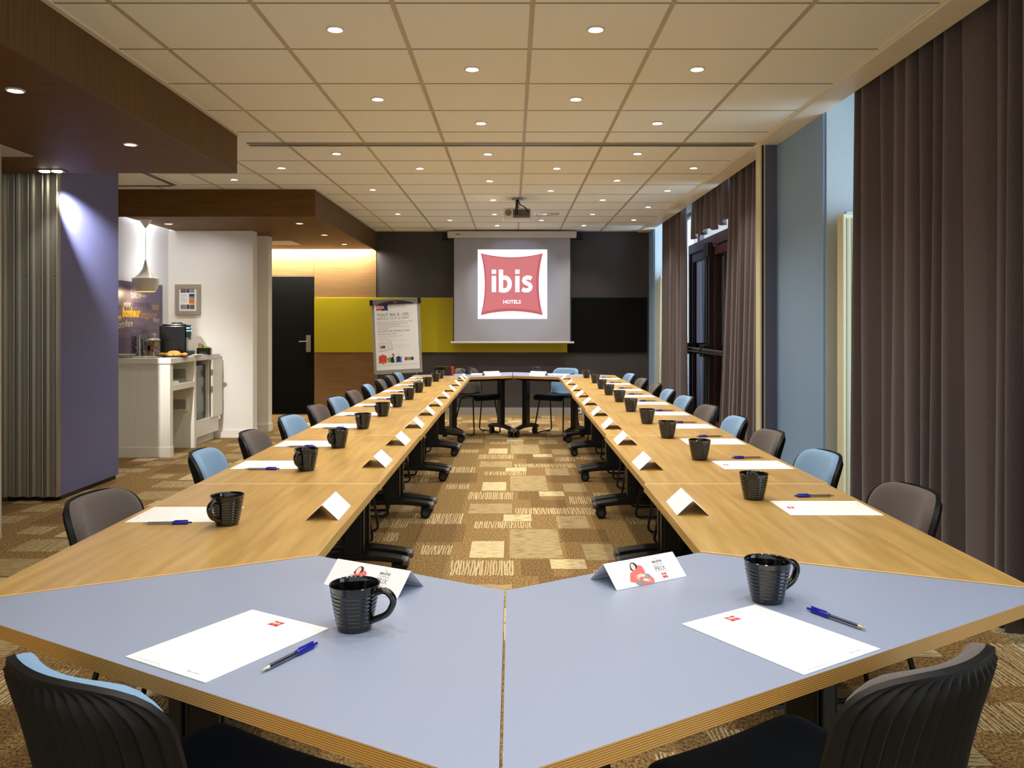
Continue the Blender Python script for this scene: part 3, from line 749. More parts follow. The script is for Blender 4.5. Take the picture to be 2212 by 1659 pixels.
def make_chair(kind):
    t = thing('meeting_chair', 'x', 'chair')
    shell.build('seat_shell', BLACKPL, t, ang=60)
    pad(.50, .985, .030).build('back_cushion', BLUEFAB if kind == 'blue' else GREYFAB, t, ang=80)
    pad(.02, .50, .020).build('seat_cushion', NAVYFAB if kind == 'blue' else DARKFAB, t, ang=80)
    for s_ in (-1, 1):
        g = MB(); g.tube(fillet([(s_ * .165, .13, .436), (s_ * .205, .205, .016), (s_ * .205, -.215, .016), (s_ * .165, -.11, .432)], .045), .0085, 10)
        lf = g.build('leg', BLACKMET, t)
        g = MB(); g.box(s_ * .205 - .011, s_ * .205 + .011, .10, .145, 0, .012, 0); g.box(s_ * .205 - .011, s_ * .205 + .011, -.16, -.115, 0, .012, 0); g.build('glide', GREYCAP, lf)
    for y in (.12, -.10):
        g = MB(); g.tube([(-.166, y, .432), (.166, y, .432)], .008, 8); g.build('seat_bar', BLACKMET, t)
    return t
CH = {'blue': make_chair('blue'), 'grey': make_chair('grey')}; first = {'blue': True, 'grey': True}
def place_chair(kind, x, y, fx, fy, label, group):
    """x, y: where the backrest front is; (fx, fy): the way the chair faces"""
    o = CH[kind] if first[kind] else copy_tree(CH[kind]); first[kind] = False
    d_ = Vector((fx, fy)).normalized(); p = Vector((x, y)) + d_ * .235
    o.location = (p.x, p.y, 0); o.rotation_euler = (0, 0, math.atan2(d_.y, d_.x) - PI / 2)
    o['label'] = label; o['group'] = group
LY = [2.63, 3.55, 4.2, 4.91, 5.58, 6.2, 6.84, 7.55, 8.29, 9.0, 9.5]
LK = 'grey blue grey blue grey blue grey blue grey grey blue'.split()
RYc = [2.74, 3.51, 4.22, 4.86, 5.56, 6.3, 6.97, 7.65, 8.45, 9.3]
RK = 'grey blue grey blue grey blue blue grey grey blue'.split()
for side, ys, ks in (('left', LY, LK), ('right', RYc, RK)):
    sg = -1 if side == 'left' else 1
    for i, (y, k) in enumerate(zip(ys, ks)):
        j = random.Random(i * 3 + sg).uniform(-.10, .10)
        lab = '%s upholstered chair in the %s row, %s' % (k, side, 'nearest the camera' if i == 0 else ('farthest from the camera' if i == len(ys) - 1 else ORD[i] + ' from the camera'))
        yc = y + (.02 if i == 10 else 0) 
        if side == 'left' and i == 9: yc = 8.93
        place_chair(k, sg * (1.285 + (.01 * (i > 6) * (side == 'right'))), yc, -sg, j, lab, '%s upholstered chairs with black shells' % k)
m0, a0, n0 = NAV[0]; place_chair('blue', -.679, 1.308, n0.x, n0.y, 'blue upholstered chair at the front left, seen from behind', 'blue upholstered chairs with black shells')
m1, a1, n1 = NAV[1]; place_chair('grey', .669, 1.348, n1.x, n1.y, 'grey upholstered chair at the front right, seen from behind', 'grey upholstered chairs with black shells')
m2, a2, n2 = NAV[2]; place_chair('grey', -.58, 10.52, n2.x + .25, n2.y, 'grey upholstered chair behind the far blue tables, left of centre', 'grey upholstered chairs with black shells')
m3, a3, n3 = NAV[3]; place_chair('blue', .68, 10.52, n3.x - .1, n3.y, 'blue upholstered chair behind the far blue tables, right of centre', 'blue upholstered chairs with black shells')

# ================================================================ THINGS ON THE TABLES
def make_mug():
    t = thing('coffee_mug', 'x', 'mug')
    H, R0, R1 = .088, .0325, .0485
    pr = [(0, .002), (R0 - .006, .0), (R0 - .001, .002)]
    n = 60
    for i in range(n + 1):
        q = i / n; z = .003 + (H - .004) * q; r = R0 + (R1 - R0) * q ** .85
        if .06 < q < .86: r += .0007 * math.sin(2 * PI * 11 * q)
        pr.append((r, z))
    pr += [(R1 - .0012, H), (R1 - .003, H - .001)]
    for i in range(12):
        q = 1 - i / 11; pr.append((R0 + (R1 - R0) * q ** .85 - .0042, .006 + (H - .009) * q))
    pr.append((0, .006))
    g = MB(); g.lathe(pr, 40); g.build('mug_body', CERAMIC, t, ang=50)
    g = MB(); pts = fillet([(.043, 0, .072), (.064, 0, .080), (.083, 0, .062), (.070, 0, .034), (.035, 0, .018)], .013, 6)
    g.tube(pts, .0062, 12, flat=1.45); g.build('mug_handle', CERAMIC, t)
    return t
def make_pen():
    t = thing('ballpoint_pen', 'x', 'pen')        # along +x, button end at +x, centred
    R = .0048; z = R
    def X(prof_, name, m):
        g = MB(); g.lathe(prof_, 12, M=Matrix.Translation((0, 0, z)) @ Matrix.Rotation(PI / 2, 4, 'Y')); return g.build(name, m, t)
    X([(.0, -.052), (.0044, -.052), (.0046, .02), (0, .02)], 'barrel', PENCLEAR)
    X([(0, -.055), (.0016, -.055), (.0016, .02), (0, .02)], 'ink_refill', INK)
    X([(0, -.070), (.0008, -.070), (.0024, -.060), (.0044, -.052), (0, -.052)], 'tip', PENTIP)
    X([(0, .016), (.0050, .016), (.0056, .02), (.0056, .056), (.0042, .060), (.0026, .060), (.0026, .070), (.0, .071)], 'grip_cap', PENBLUE)
    g = MB(); g.box(.022, .06, -.002, .002, z + .005, z + .0075, 0); g.build('clip', PENBLUE, t, bev=.0008)
    return t
def make_sheet():
    g = MB(); g.box(-.105, .105, -.1435, .1435, 0, .0016, 0)
    t = g.build('paper_pad', PAPER)
    g = MB(); o = (0, .109, .0022)
    fanned(g, pillow(0, 0, .026, .024, .08), o, (1, 0, 0), (0, 1, 0), 0)
    put_ibis(g, -.009, .009, -.003, .006, (0, .109, .0026), (1, 0, 0), (0, 1, 0), 1)
    put_text(g, 'HOTELS', -.004, .004, -.008, -.006, (0, .109, .0026), (1, 0, 0), (0, 1, 0), 1)
    g.build('pad_logo', [RED, PAPER], t)
    g = MB(); put_text(g, 'www.ibishotel.com', -.085, -.02, -.136, -.1335, (0, 0, .0020), (1, 0, 0), (0, 1, 0), 0); put_text(g, 'ibis.com', .04, .07, -.129, -.125, (0, 0, .0020), (1, 0, 0), (0, 1, 0), 0)
    g.build('footer_print', INKLIGHT, t)
    return t
def make_card(printed):
    L, W, H = .205, .049, .046; th = .0007
    g = MB()
    for s_ in (-1, 1):
        a, b = Vector((0, s_ * W, 0)), Vector((0, 0, H)); n = Vector((0, s_ * H, W)).normalized() * th
        vs = []
        for x in (-L / 2, L / 2): vs += [Vector((x, 0, 0)) + a, Vector((x, 0, 0)) + b, Vector((x, 0, 0)) + b + n, Vector((x, 0, 0)) + a + n]
        g.add(vs, [(0, 1, 2, 3)[::-1], (4, 5, 6, 7), (0, 4, 5, 1)[::-1], (3, 2, 6, 7), (1, 5, 6, 2), (0, 3, 7, 4)], 0)
    t = g.build('name_card', mat('card_white', (236, 236, 238), .6, spec=.25))
    if printed:
        # printed face: the -y slope; u to the right, v upwards
        sl_ = math.hypot(W, H); uyv = Vector((0, W, H)) / sl_; nn = Vector((0, -H, W)).normalized()
        def o(d_): return Vector((-L / 2, -W, 0)) + nn * (th + d_)
        e1, e2 = Vector((1, 0, 0)), uyv
        k = L / 205.0
        def pg(pts, m, d_): g.poly2d([(x * k, y * k) for x, y in pts], o(d_), e1, e2, m)
        g = MB()
        pg([(62, 41), (66, 52), (70, 57), (76, 59), (83, 56), (86, 48), (85, 38), (70, 36)], 0, .0003)      # hair
        pg(ell(73, 47, 6, 9, 16, -.15), 1, .0006)                                                            # face
        pg([(79, 56), (85, 52), (86, 42), (82, 46)], 0, .0008)
        pg([(46, 14), (52, 26), (58, 34), (78, 40), (90, 50), (98, 44), (98, 31), (92, 20), (80, 12), (62, 8)], 2, .0009)  # pillow upper
        pg([(66, 0.5), (108, 0.5), (112, 10), (106, 20), (94, 20), (80, 10)], 2, .0007)                      # pillow lower
        pg([(92, 26), (104, 24), (108, 16), (100, 14), (90, 18)], 3, .0011)                                  # sleeve upper
        pg([(58, 8), (78, 14), (84, 8), (68, 0.5), (62, 2)], 3, .0011)                                       # sleeve lower
        pg([(70, 25), (82, 28), (94, 24), (92, 18), (80, 19), (72, 19)], 1, .0013)                           # hand upper
        for i, (dx, dy) in enumerate(((-9, 7), (-10, 2), (-8, -3), (-3, -6))):
            pg([(72, 24 - i * 1.6), (72 + dx, 24 + dy - i * 1.6), (72 + dx + 1, 22.6 + dy - i * 1.6), (74, 21.6 - i * 1.6)], 1, .0014)
        pg([(80, 12), (88, 15), (96, 12), (94, 5), (84, 7)], 1, .0013)                                       # hand lower
        for i, (dx, dy) in enumerate(((2, 7), (8, 3), (9, -1), (7, -5))):
            pg([(94, 12 - i * 1.7), (94 + dx, 12 + dy - i * 1.7), (95 + dx, 10.8 + dy - i * 1.7), (93, 10 - i * 1.7)], 1, .0014)
        g.build('woman_print', [HAIR, SKIN, SALMON, SLEEVE], t)
        g = MB()
        def tx(b_, x0, x1, y0, y1, m, bold=0): put_text(g, b_, x0 * k, x1 * k, y0 * k, y1 * k, o(.0004), e1, e2, m, bold)
        tx('- LE -', 139, 150, 56.5, 60, 1); tx('BIEN-\u00caTRE', 131, 159, 47.5, 54.5, 0, .02); tx('AU MEILLEUR', 131, 159, 41.5, 45, 1); tx('PRIX', 130, 160, 26, 38.5, 0, -.012)
        tx('www.ibishotel.com', 130, 160, 2.5, 4, 1)
        g.poly2d([(p[0] * k, p[1] * k) for p in rect(130, 160, 22.6, 23.0)], o(.0004), e1, e2, 1)
        g.build('card_lettering', [INKGREY, INKLIGHT], t)
        g = MB(); fanned(g, [(x * k, y * k) for x, y in pillow(146, 13, 15, 14, .09)], o(.0004), e1, e2, 0)
        put_ibis(g, 141 * k, 151 * k, 11.5 * k, 17 * k, o(.0007), e1, e2, 1); put_text(g, 'HOTELS', 143.5 * k, 148.5 * k, 8.5 * k, 10 * k, o(.0007), e1, e2, 1)
        g.build('card_logo', [RED, PAPER], t)
    return t
KIT = {}
def place(key, make, x, y, rz, label, cat, group, z=TOP):
    if key not in KIT: KIT[key] = make(); o = KIT[key]
    else: o = copy_tree(KIT[key])
    o.location = (x, y, z + .0004); o.rotation_euler = (0, 0, rz)
    tag(o, label, cat, group)
    return o
def mug(x, y, rz, lab): place('mug', make_mug, x, y, rz, lab, 'mug', 'black ribbed mugs on the tables')
def pen(x, y, rz, lab): place('pen', make_pen, x, y, rz, lab, 'pen', 'blue ballpoint pens on the tables')
def sheet(x, y, rz, lab): place('sheet', make_sheet, x, y, rz, lab, 'paper', 'white logo papers on the tables')
def card(x, y, rz, lab, printed=False): place('cardp' if printed else 'card', lambda: make_card(printed), x, y, rz, lab, 'name card', 'folded white name cards on the tables')
# front blue tables
mug(-.303, 1.627, math.radians(-14), 'black ribbed mug on the front left blue table, handle to the right')
mug(.541, 1.79, math.radians(24), 'black ribbed mug on the front right blue table')
sheet(-.516, 1.554, math.radians(-31), 'white logo paper on the front left blue table')
sheet(.497, 1.585, math.radians(32.8), 'white logo paper on the front right blue table')
pen(-.388, 1.477, math.atan2(.131, .069), 'blue ballpoint pen beside the paper on the front left blue table')
pen(.640, 1.669, math.atan2(.117, -.069), 'blue ballpoint pen beside the paper on the front right blue table')
card(-.311, 1.897, math.radians(-28.5), 'folded card printed with a woman hugging a pillow, behind the left mug', True)
card(.293, 1.954, math.radians(31), 'folded card printed with a woman hugging a pillow, on the right blue table', True)
# left row
LM = [(-.836, 2.48), (-.83, 3.41), (-.831, 4.045), (-.845, 4.79), (-.834, 5.456), (-.826, 6.08), (-.814, 6.69), (-.817, 7.4), (-.813, 8.15), (-.80, 8.87), (-.796, 9.37)]
LC = [2.53, 3.468, 4.108, 4.80, 5.48, 6.10, 6.76, 7.48, 8.2, 8.94, 9.32]
def od(i, n, side): return ('nearest' if i == 0 else 'farthest' if i == n - 1 else ORD[i]) + ' of the %s oak row' % side + ('' if i in (0, n - 1) else ' from the camera')
rj = random.Random(11)
for i, (x, y) in enumerate(LM):
    mug(x, y, math.radians(-108 + rj.uniform(-8, 8)), 'black ribbed mug, ' + od(i, 11, 'left'))
    sheet(-1.004, y + .128, math.radians(-90 + rj.uniform(-1.5, 1.5)), 'white paper, ' + od(i, 11, 'left'))
    pen(-1.012, y - .002 + (.008 if i % 3 else 0), math.radians(rj.uniform(-3, 6)), 'blue ballpoint pen, ' + od(i, 11, 'left'))
for i, y in enumerate(LC):
    card(-.57 + .0018 * i, y + .103, math.radians(90 + rj.uniform(-1.5, 1.5)), 'blank folded name card, ' + od(i, 11, 'left'))
RM = [(.814, 2.845), (.817, 3.68), (.809, 4.397), (.806, 5.04), (.809, 5.75), (.825, 6.49), (.818, 7.14), (.83, 7.82), (.848, 8.6), (.833, 9.45)]
RC = [2.594, 3.41, 4.124, 4.757, 5.456, 6.2, 6.887, 7.546, 8.33, 9.2]
for i, (x, y) in enumerate(RM):
    mug(x, y, math.radians(72 + rj.uniform(-8, 8)), 'black ribbed mug, ' + od(i, 10, 'right'))
    sheet(1.0 + .004 * i, y - .145, math.radians(90 + rj.uniform(-1.5, 1.5)), 'white paper, ' + od(i, 10, 'right'))
    pen(1.03 + .004 * i, y + .03, math.radians(180 + rj.uniform(-4, 4)), 'blue ballpoint pen, ' + od(i, 10, 'right'))
for i, y in enumerate(RC):
    card(.558 + .0045 * i, y + .103, math.radians(90 + rj.uniform(-1.5, 1.5)), 'blank folded name card, ' + od(i, 10, 'right'))
# far blue tables
mug(wx(1012, 10.15), 10.15, math.radians(190), 'black mug on the far blue table, left half')
mug(wx(1160, 10.25), 10.25, math.radians(190), 'black mug on the far blue table, right half')
card(-.245, 9.99, math.radians(27), 'blank folded name card on the far blue table, left half')
card(.315, 9.99, math.radians(-27), 'blank folded name card on the far blue table, right half')
sheet(-.45, 10.18, math.radians(207), 'white paper on the far blue table, left half')
sheet(.55, 10.12, math.radians(153), 'white paper on the far blue table, right half')
pen(-.26, 10.20, math.radians(120), 'blue ballpoint pen on the far blue table, left half')
pen(.72, 10.14, math.radians(60), 'blue ballpoint pen on the far blue table, right half')
t = thing('storage_box', 'black and red box at the far end of the left row', 'box', (-.80, 9.97, TOP + .0005), math.radians(4))
g = MB(); g.box(-.115, .085, -.07, .07, 0, .098, 0); g.build('box_body', GLOSSBLACK, t, bev=.003)
g = MB(); g.box(.085, .112, -.071, .071, 0, .099, 0); g.build('box_spine', mat('box_red', (196, 44, 40), .4), t, bev=.003)
g = MB(); g.box(-.116, .085, -.071, .071, .098, .101, 0); g.build('box_lid', GLOSSBLACK, t)

# ================================================================ FLIP CHART
Yf = 11.75; kf = Yf / F
t = thing('flip_chart', 'grey flip chart easel with a hotel discount poster', 'flip chart', (wx(857, Yf), Yf, 0))
tilt = Matrix.Translation((0, 0, wz(726, Yf))) @ Matrix.Rotation(math.radians(-3.0), 4, 'Y') @ Matrix.Rotation(math.radians(-4), 4, 'X')
BW, BH = .335, .52
g = MB(); g.box(-BW, BW, 0, .02, -BH, BH - .02, 0, M=tilt); bd = g.build('board', MATTE_GREY, t, bev=.006)
g = MB(); g.box(-BW + .03, BW - .03, -.004, 0, -BH, -BH + .05, 0, M=tilt); g.build('pen_tray', MATTE_GREY, bd)
g = MB(); g.box(-BW + .02, BW - .02, -.018, .024, BH - .075, BH, 0, M=tilt); cb = g.build('clamp_bar', mat('clamp_grey', (120, 116, 112), .4), t, bev=.006)
g = MB()
for s_ in (-1, 1): g.box(s_ * BW - .022, s_ * BW + .022, -.02, .026, BH - .078, BH + .002, 0, M=tilt)
g.build('clamp_end', BLACKPL, cb, bev=.006)
g = MB(); vs = [(x, BH - .072 + .05 * (1 - (x / .26) ** 2)) for x in lsp(-.26, .26, 17)]
for p in (vs + [(-.26, BH - .076)],): 
    n = len(vs); P_ = [tilt @ Vector((x, -.0195, z)) for x, z in vs] + [tilt @ Vector((x, -.0195, BH - .078)) for x, z in vs]
    g.add(P_, [(i, i + 1, n + i + 1, n + i) for i in range(n - 1)], 0)
g.box(-.025, .025, -.0215, -.019, BH - .056, BH - .04, 1, M=tilt)
g.build('clamp_badge', [mat('badge_dark', (34, 32, 44), .4), RED], cb)
for x in (-.27, .27):
    g = MB(); g.tube([(x, .03, wz(726, Yf) - .45), (x * 1.25, -.12, .012)], .012, 8); g.build('leg', GREYMET, t)
g = MB(); g.tube([(0, .03, wz(726, Yf) + .3), (0, .5, .012)], .012, 8); g.build('leg', GREYMET, t)
# poster sheet: u 0..850 to the right, v 0..1190 down
PW, PH = .60, .845
def po(d_): return tilt @ Vector((-PW / 2 + .002, -.006 - d_, BH - .07))
e1 = (tilt.to_3x3() @ Vector((PW / 850, 0, 0))); e2 = (tilt.to_3x3() @ Vector((0, 0, PH / 1190)))
g = MB(); g.poly2d(rect(0, 850, -1190, 0), po(0), e1, e2, 0); g.poly2d(rect(0, 850, -1290, -1190), po(-.002), e1, e2, 0)
ps = g.build('poster', PAPER, t)
g = MB()
fanned(g, pillow(105, -55, 130, 130, .07), po(.001), e1, e2, 0); fanned(g, pillow(215, -65, 125, 130, .07), po(.0012), e1, e2, 1)
put_ibis(g, 60, 195, -80, -15, po(.002), e1, e2, 2)
g.build('poster_logo', [RED, PNAVY, PAPER], ps)
g = MB(); put_text(g, 'BUSINESS', 300, 615, -72, -22, po(.001), e1, e2, 0, -.01); g.build('poster_heading', INKLIGHT, ps)
for (b_, x0, x1, y0, y1, m, bo) in (('TOUT IBIS \u00c0 -10%', 55, 680, 165, 238, 3, 0), ('PARTOUT, TOUT LE TEMPS*', 52, 685, 262, 305, 3, -.005),
      ('Dans pr\u00e8s de 1 750 h\u00f4tels ibis, ibis Styles et ibis budget :', 55, 760, 340, 360, 3, 0),
      ('\u2022 10% de r\u00e9duction sur votre chambre et votre restauration', 52, 650, 375, 393, 3, 0),
      ('\u2022 5% de r\u00e9duction sur les tarifs promotionnels', 52, 515, 408, 426, 3, 0),
      ('\u2022 Une garantie de disponibilit\u00e9 de votre chambre jusqu\u2019\u00e0 2 jours', 52, 690, 440, 458, 3, 0), ('avant votre arriv\u00e9e', 72, 265, 470, 486, 3, 0),
      ('10% OFF EVERYTHING AT IBIS,', 55, 690, 512, 553, 3, -.005), ('ANY PLACE, ANY TIME*', 55, 425, 572, 600, 3, 0),
      ('In almost 1 750 ibis, ibis Styles and ibis budget hotels:', 52, 535, 622, 636, 3, 0), ('\u2022 10% off your accommodation, meals and drinks', 52, 420, 655, 668, 3, 0),
      ('\u2022 5% off on promotional rates', 52, 275, 683, 696, 3, 0), ('\u2022 Guaranteed room availability when you book at least 2 days prior to arrival', 52, 630, 707, 720, 3, 0),
      ('Pour nous rejoindre, contactez votre h\u00f4tel', 370, 660, 800, 812, 4, 0), ('ou connectez-vous sur ibis.com', 370, 700, 830, 842, 4, 0), ('Conditions en r\u00e9ception', 370, 590, 865, 876, 4, 0)):
    g = MB(); put_text(g, b_, x0, x1, -y1, -y0, po(.001), e1, e2, 0, bo); g.build('text_line', INKGREY if m == 3 else INKLIGHT, ps)
g = MB()
g.poly2d([(70, -930), (340, -890), (318, -745), (60, -760)], po(.0008), e1, e2, 8); g.poly2d([(74, -920), (332, -884), (314, -750), (66, -766)], po(.0012), e1, e2, 7)
fanned(g, pillow(120, -838, 50, 55, .08), po(.002), e1, e2, 0); fanned(g, pillow(165, -836, 45, 55, .08), po(.0022), e1, e2, 2)
for j in range(4): g.poly2d([(60 - (j % 2) * 10, -1010 - j * 35), (130, -985 - j * 35), (205 + (j % 2) * 8, -1008 - j * 35), (212, -1045 - j * 35), (130, -1025 - j * 35), (52, -1050 - j * 35)], po(.0012 + .0003 * j), e1, e2, 6)
g.poly2d(rect(100, 165, -1160, -1145), po(.001), e1, e2, 4); g.poly2d(ell(130, -975, 13, 16), po(.001), e1, e2, 5)
fanned(g, pillow(265, -1090, 90, 100, .08, rot=.4), po(.001), e1, e2, 3); g.poly2d([(285, -1150), (290, -1060), (320, -1035), (350, -1060), (362, -1150)], po(.0014), e1, e2, 4)
g.poly2d(ell(335, -1010, 24, 40), po(.0016), e1, e2, 9); g.poly2d(ell(328, -1012, 13, 20), po(.0018), e1, e2, 5)
fanned(g, pillow(445, -1095, 125, 115, .06), po(.001), e1, e2, 10); g.poly2d([(420, -1140), (418, -1040), (440, -1020), (468, -1040), (458, -1140)], po(.0014), e1, e2, 4); g.poly2d(ell(447, -990, 14, 22), po(.0016), e1, e2, 5)
fanned(g, pillow(590, -1085, 66, 70, .07), po(.001), e1, e2, 0); fanned(g, pillow(652, -1085, 62, 66, .07), po(.0012), e1, e2, 3); fanned(g, pillow(710, -1085, 60, 66, .07), po(.001), e1, e2, 2)
g.build('poster_pictures', [RED, PAPER, PNAVY, PGREEN, mat('print_black', (34, 32, 34), .6), SKIN, PRED, mat('print_card', (226, 226, 226), .5), INKLIGHT, mat('print_auburn', (120, 60, 30), .6), PBLUE], ps)

# ================================================================ COFFEE CORNER
# ---- counter
CT = .993; XF = -3.43
t = thing('coffee_counter', 'white coffee counter with open niches under its worktop', 'counter', (0, 0, 0))
g = MB(); g.box(-4.058, XF + .012, 8.46, 9.90, CT - .055, CT, 0); g.build('worktop', WHITELAM, t, bev=.003)
g = MB(); g.box(-4.058, XF, 8.475, 8.55, 0, CT - .055, 0); g.box(-4.058, XF + .006, 8.468, 8.552, 0, .10, 0); g.build('front_panel', WHITELAM, t, bev=.002)
g = MB(); g.box(-4.058, XF, 9.12, 9.18, 0, CT - .055, 0); dv = g.build('divider', WHITELAM, t, bev=.002)
g = MB(); g.box(-4.058, XF, 8.55, 9.12, .66, .72, 0); g.build('shelf', WHITELAM, t, bev=.002)
g = MB(); g.box(-4.058, -4.04, 8.55, 9.88, .0, CT - .055, 0); g.build('rear_panel', WHITELAM, t)
g = MB(); g.box(-4.04, XF, 9.18, 9.88, .10, .28, 0); g.box(-4.04, XF - .06, 9.18, 9.88, 0, .10, 0); g.build('plinth', WHITELAM, t, bev=.002)
g = MB(); g.box(-4.04, XF - .02, 9.60, 9.66, .28, CT - .055, 0); g.build('side_panel', WHITELAM, t, bev=.002)
g = MB(); g.box(XF + .0, XF + .025, 9.62, 9.93, .28, CT - .06, 0); g.build('door', WHITELAM, t, bev=.002)
for zc in (.80, .47):
    g = MB(); z0, z1 = zc - .07, zc + .075; a, b = -3.70, -3.50
    for q in (rect(a, b, z0, z0 + .02), rect(a, b, z1 - .02, z1), rect(a, a + .02, z0 + .02, z1 - .02), rect(b - .02, b, z0 + .02, z1 - .02)):
        g.box(q[0][0], q[2][0], 9.108, 9.12, q[0][1], q[2][1], 0)
    for k_ in range(9): g.box(a + .02 + (b - a - .04) * (k_ + .7) / 9.5, a + .024 + (b - a - .04) * (k_ + .7) / 9.5, 9.111, 9.117, z0 + .02, z1 - .02, 0)
    for k_ in range(6): g.box(a + .02, b - .02, 9.111, 9.117, z0 + .02 + (z1 - z0 - .04) * (k_ + .6) / 6.4, z0 + .024 + (z1 - z0 - .04) * (k_ + .6) / 6.4, 0)
    g.box(a + .02, b - .02, 9.118, 9.1195, z0 + .02, z1 - .02, 1)
    g.build('vent_grille', [WHITELAM, mat('grille_dark', (66, 68, 66), .6)], dv)
t = thing('mini_fridge', 'dark mini fridge inside the right counter niche', 'fridge', (-3.75, 9.39, .281))
g = MB(); g.box(-.25, .24, -.19, .19, 0, .60, 0); g.build('fridge_body', BLACKPL, t, bev=.006)
g = MB(); g.box(.24, .275, -.19, .19, 0, .60, 0); fd = g.build('fridge_door', GLOSSBLACK, t, bev=.006)
g = MB(); g.box(.275, .278, -.13, .15, .08, .46, 0); g.build('door_glass', mat('fridge_glass', (78, 82, 78), .1), fd)
t = MB(); 
for k_ in range(4): t.box(-3.62, -3.47, 8.62, 8.80, .7205 + .007 * k_, .727 + .007 * k_, 0)
tag(t.build('napkin_stack', PAPER), 'small stack of white napkins on the counter shelf', 'napkins')
# ---- mural with lettering
g = MB(); g.box(-4.06, -4.045, 8.05, 9.78, CT, 1.79, 0)
mu = tag(g.build('wall_mural', MURAL, bev=.001), 'purple mural panel with handwritten words above the counter', 'mural')
def mw(word, x0, x1, y0, y1, m, bold=0, shear=0):
    """word between zoom columns x0..x1 and rows y0..y1 of the coffee corner (9.22 x enlargement of 250,600)"""
    X = -4.0435
    pa, pb = 250 + x0 / 9.218, 250 + x1 / 9.218
    Ya, Yb = X * F / (pa - CX), X * F / (pb - CX); ym = (Ya + Yb) / 2
    za, zb = wz(600 + y1 / 9.218, ym), wz(600 + y0 / 9.218, ym)
    g = MB(); put_text(g, word, Ya, Yb, za, zb, (X, 0, 0), (0, 1, 0), (0, 0, 1), 0, bold, shear)
    g.build('mural_word', [MWHITE, MGREY, MDARK, MYEL][m], mu)
mw('follow', 300, 510, 235, 415, 0, -.01); mw('vision', 512, 605, 320, 390, 0); mw('enjoy', 160, 305, 460, 600, 0, .01, .2); mw('dream big', 345, 675, 460, 620, 2, -.005, .1)
mw('social', 735, 855, 500, 635, 3, -.01); mw('bonheur', 135, 495, 590, 790, 3, .035, .1); mw('inspirer', 500, 830, 660, 870, 3, -.015, .35); mw('ideas', -60, 112, 720, 820, 3, .02, .1)
mw('begin', -30, 120, 530, 630, 2, 0, .1); mw('comfort', -130, 165, 840, 1010, 0, 0, .2); mw('share', 175, 340, 830, 975, 0, .01, .2); mw('follow', 370, 575, 830, 975, 1, -.015, .4); mw('happy', 745, 870, 790, 900, 0)
mw('simple', 655, 835, 940, 1060, 1, -.01); mw('innovate', 20, 275, 1050, 1185, 1, -.01); mw('join in', 330, 495, 1015, 1120, 1, -.005); mw('local', 515, 640, 1020, 1090, 2, -.01)
# ---- pendant lamp
Yl = 8.95
t = thing('pendant_lamp', 'white teardrop pendant lamp over the counter', 'pendant lamp', (wx(314.5, Yl), Yl, SZ))
g = MB(); g.lathe([(0, 0), (.065, 0), (.062, -.006), (.008, -.085), (0, -.085)], 24); g.build('canopy_cone', GLOSSWHITE, t)
zt = wz(562, Yl) - SZ
g = MB(); g.cyl((0, 0, -.08), (0, 0, zt + .0), .003, 8); g.build('lamp_cord', GLOSSWHITE, t)
Hs = (630 - 562) * Yl / F; Rs = 27.5 * Yl / F
pr = [(.008, zt), (.014, zt - .03), (.030, zt - .09), (.062, zt - .14), (.1, zt - .175), (Rs, zt - .195), (Rs + .001, zt - .2), (Rs, zt - .23), (Rs * .95, zt - .27), (Rs * .83, zt - Hs + .02), (Rs * .72, zt - Hs)]
g = MB(); g.lathe(pr, 32); g.build('lamp_shade', GLOSSWHITE, t, ang=40)
g = MB(); g.lathe([(max(r - .005, .003), z + (.0 if i else -.004)) for i, (r, z) in enumerate(pr)][::-1], 32); g.build('shade_lining', GOLDIN, t)
g = MB(); g.lathe([(0, zt - Hs + .015), (.022, zt - Hs + .03), (.03, zt - Hs + .06), (.02, zt - Hs + .09), (0, zt - Hs + .1)], 16); g.build('bulb', PENDLAMP, t)
ld = bpy.data.lights.new('pendant_glow', 'POINT'); ld.energy = 4; ld.color = (1, .8, .45); ld.shadow_soft_size = .03
lo = bpy.data.objects.new('pendant_glow', ld); COL.objects.link(lo); lo.parent = t; lo.location = (0, 0, zt - Hs - .01)
# ---- framed notice
Yn = 9.98
t = thing('picture_frame', 'taupe framed notice with small pictures on the white wall', 'picture frame', (0, Yn, 0))
a, b, c_, e_ = wx(380, Yn), wx(434, Yn), wz(680, Yn), wz(614.5, Yn); w_ = .045
g = MB()
for q in (rect(a, b, c_, c_ + w_), rect(a, b, e_ - w_, e_), rect(a, a + w_, c_ + w_, e_ - w_), rect(b - w_, b, c_ + w_, e_ - w_)): g.box(q[0][0], q[2][0], -.028, -.003, q[0][1], q[2][1], 0)
g.build('frame', TAUPE, t)
g = MB(); g.box(a + .04, b - .04, -.016, -.003, c_ + .04, e_ - .04, 0); nt_ = g.build('notice_sheet', PAPER, t)
g = MB(); a += w_; b -= w_; c_ += w_; e_ -= w_
def fr(x0, x1, y0, y1, m): g.poly2d(rect(a + (b - a) * x0, a + (b - a) * x1, e_ - (e_ - c_) * y1, e_ - (e_ - c_) * y0), (0, -.017, 0), (1, 0, 0), (0, 0, 1), m)
fr(.08, .4, .04, .2, 0); fr(.42, .6, .04, .2, 1); fr(.62, .88, .04, .2, 2); fr(.57, .88, .25, .45, 3); fr(.57, .88, .47, .68, 4); fr(.08, .4, .72, .92, 2); fr(.42, .6, .72, .92, 1); fr(.62, .88, .72, .92, 0)
g.build('notice_pictures', [mat('print_photo_dark', (90, 88, 96), .5), mat('print_photo_brown', (84, 56, 48), .5), mat('print_photo_grey', (130, 132, 144), .5), PNAVY, PORANGE], nt_)
g = MB()
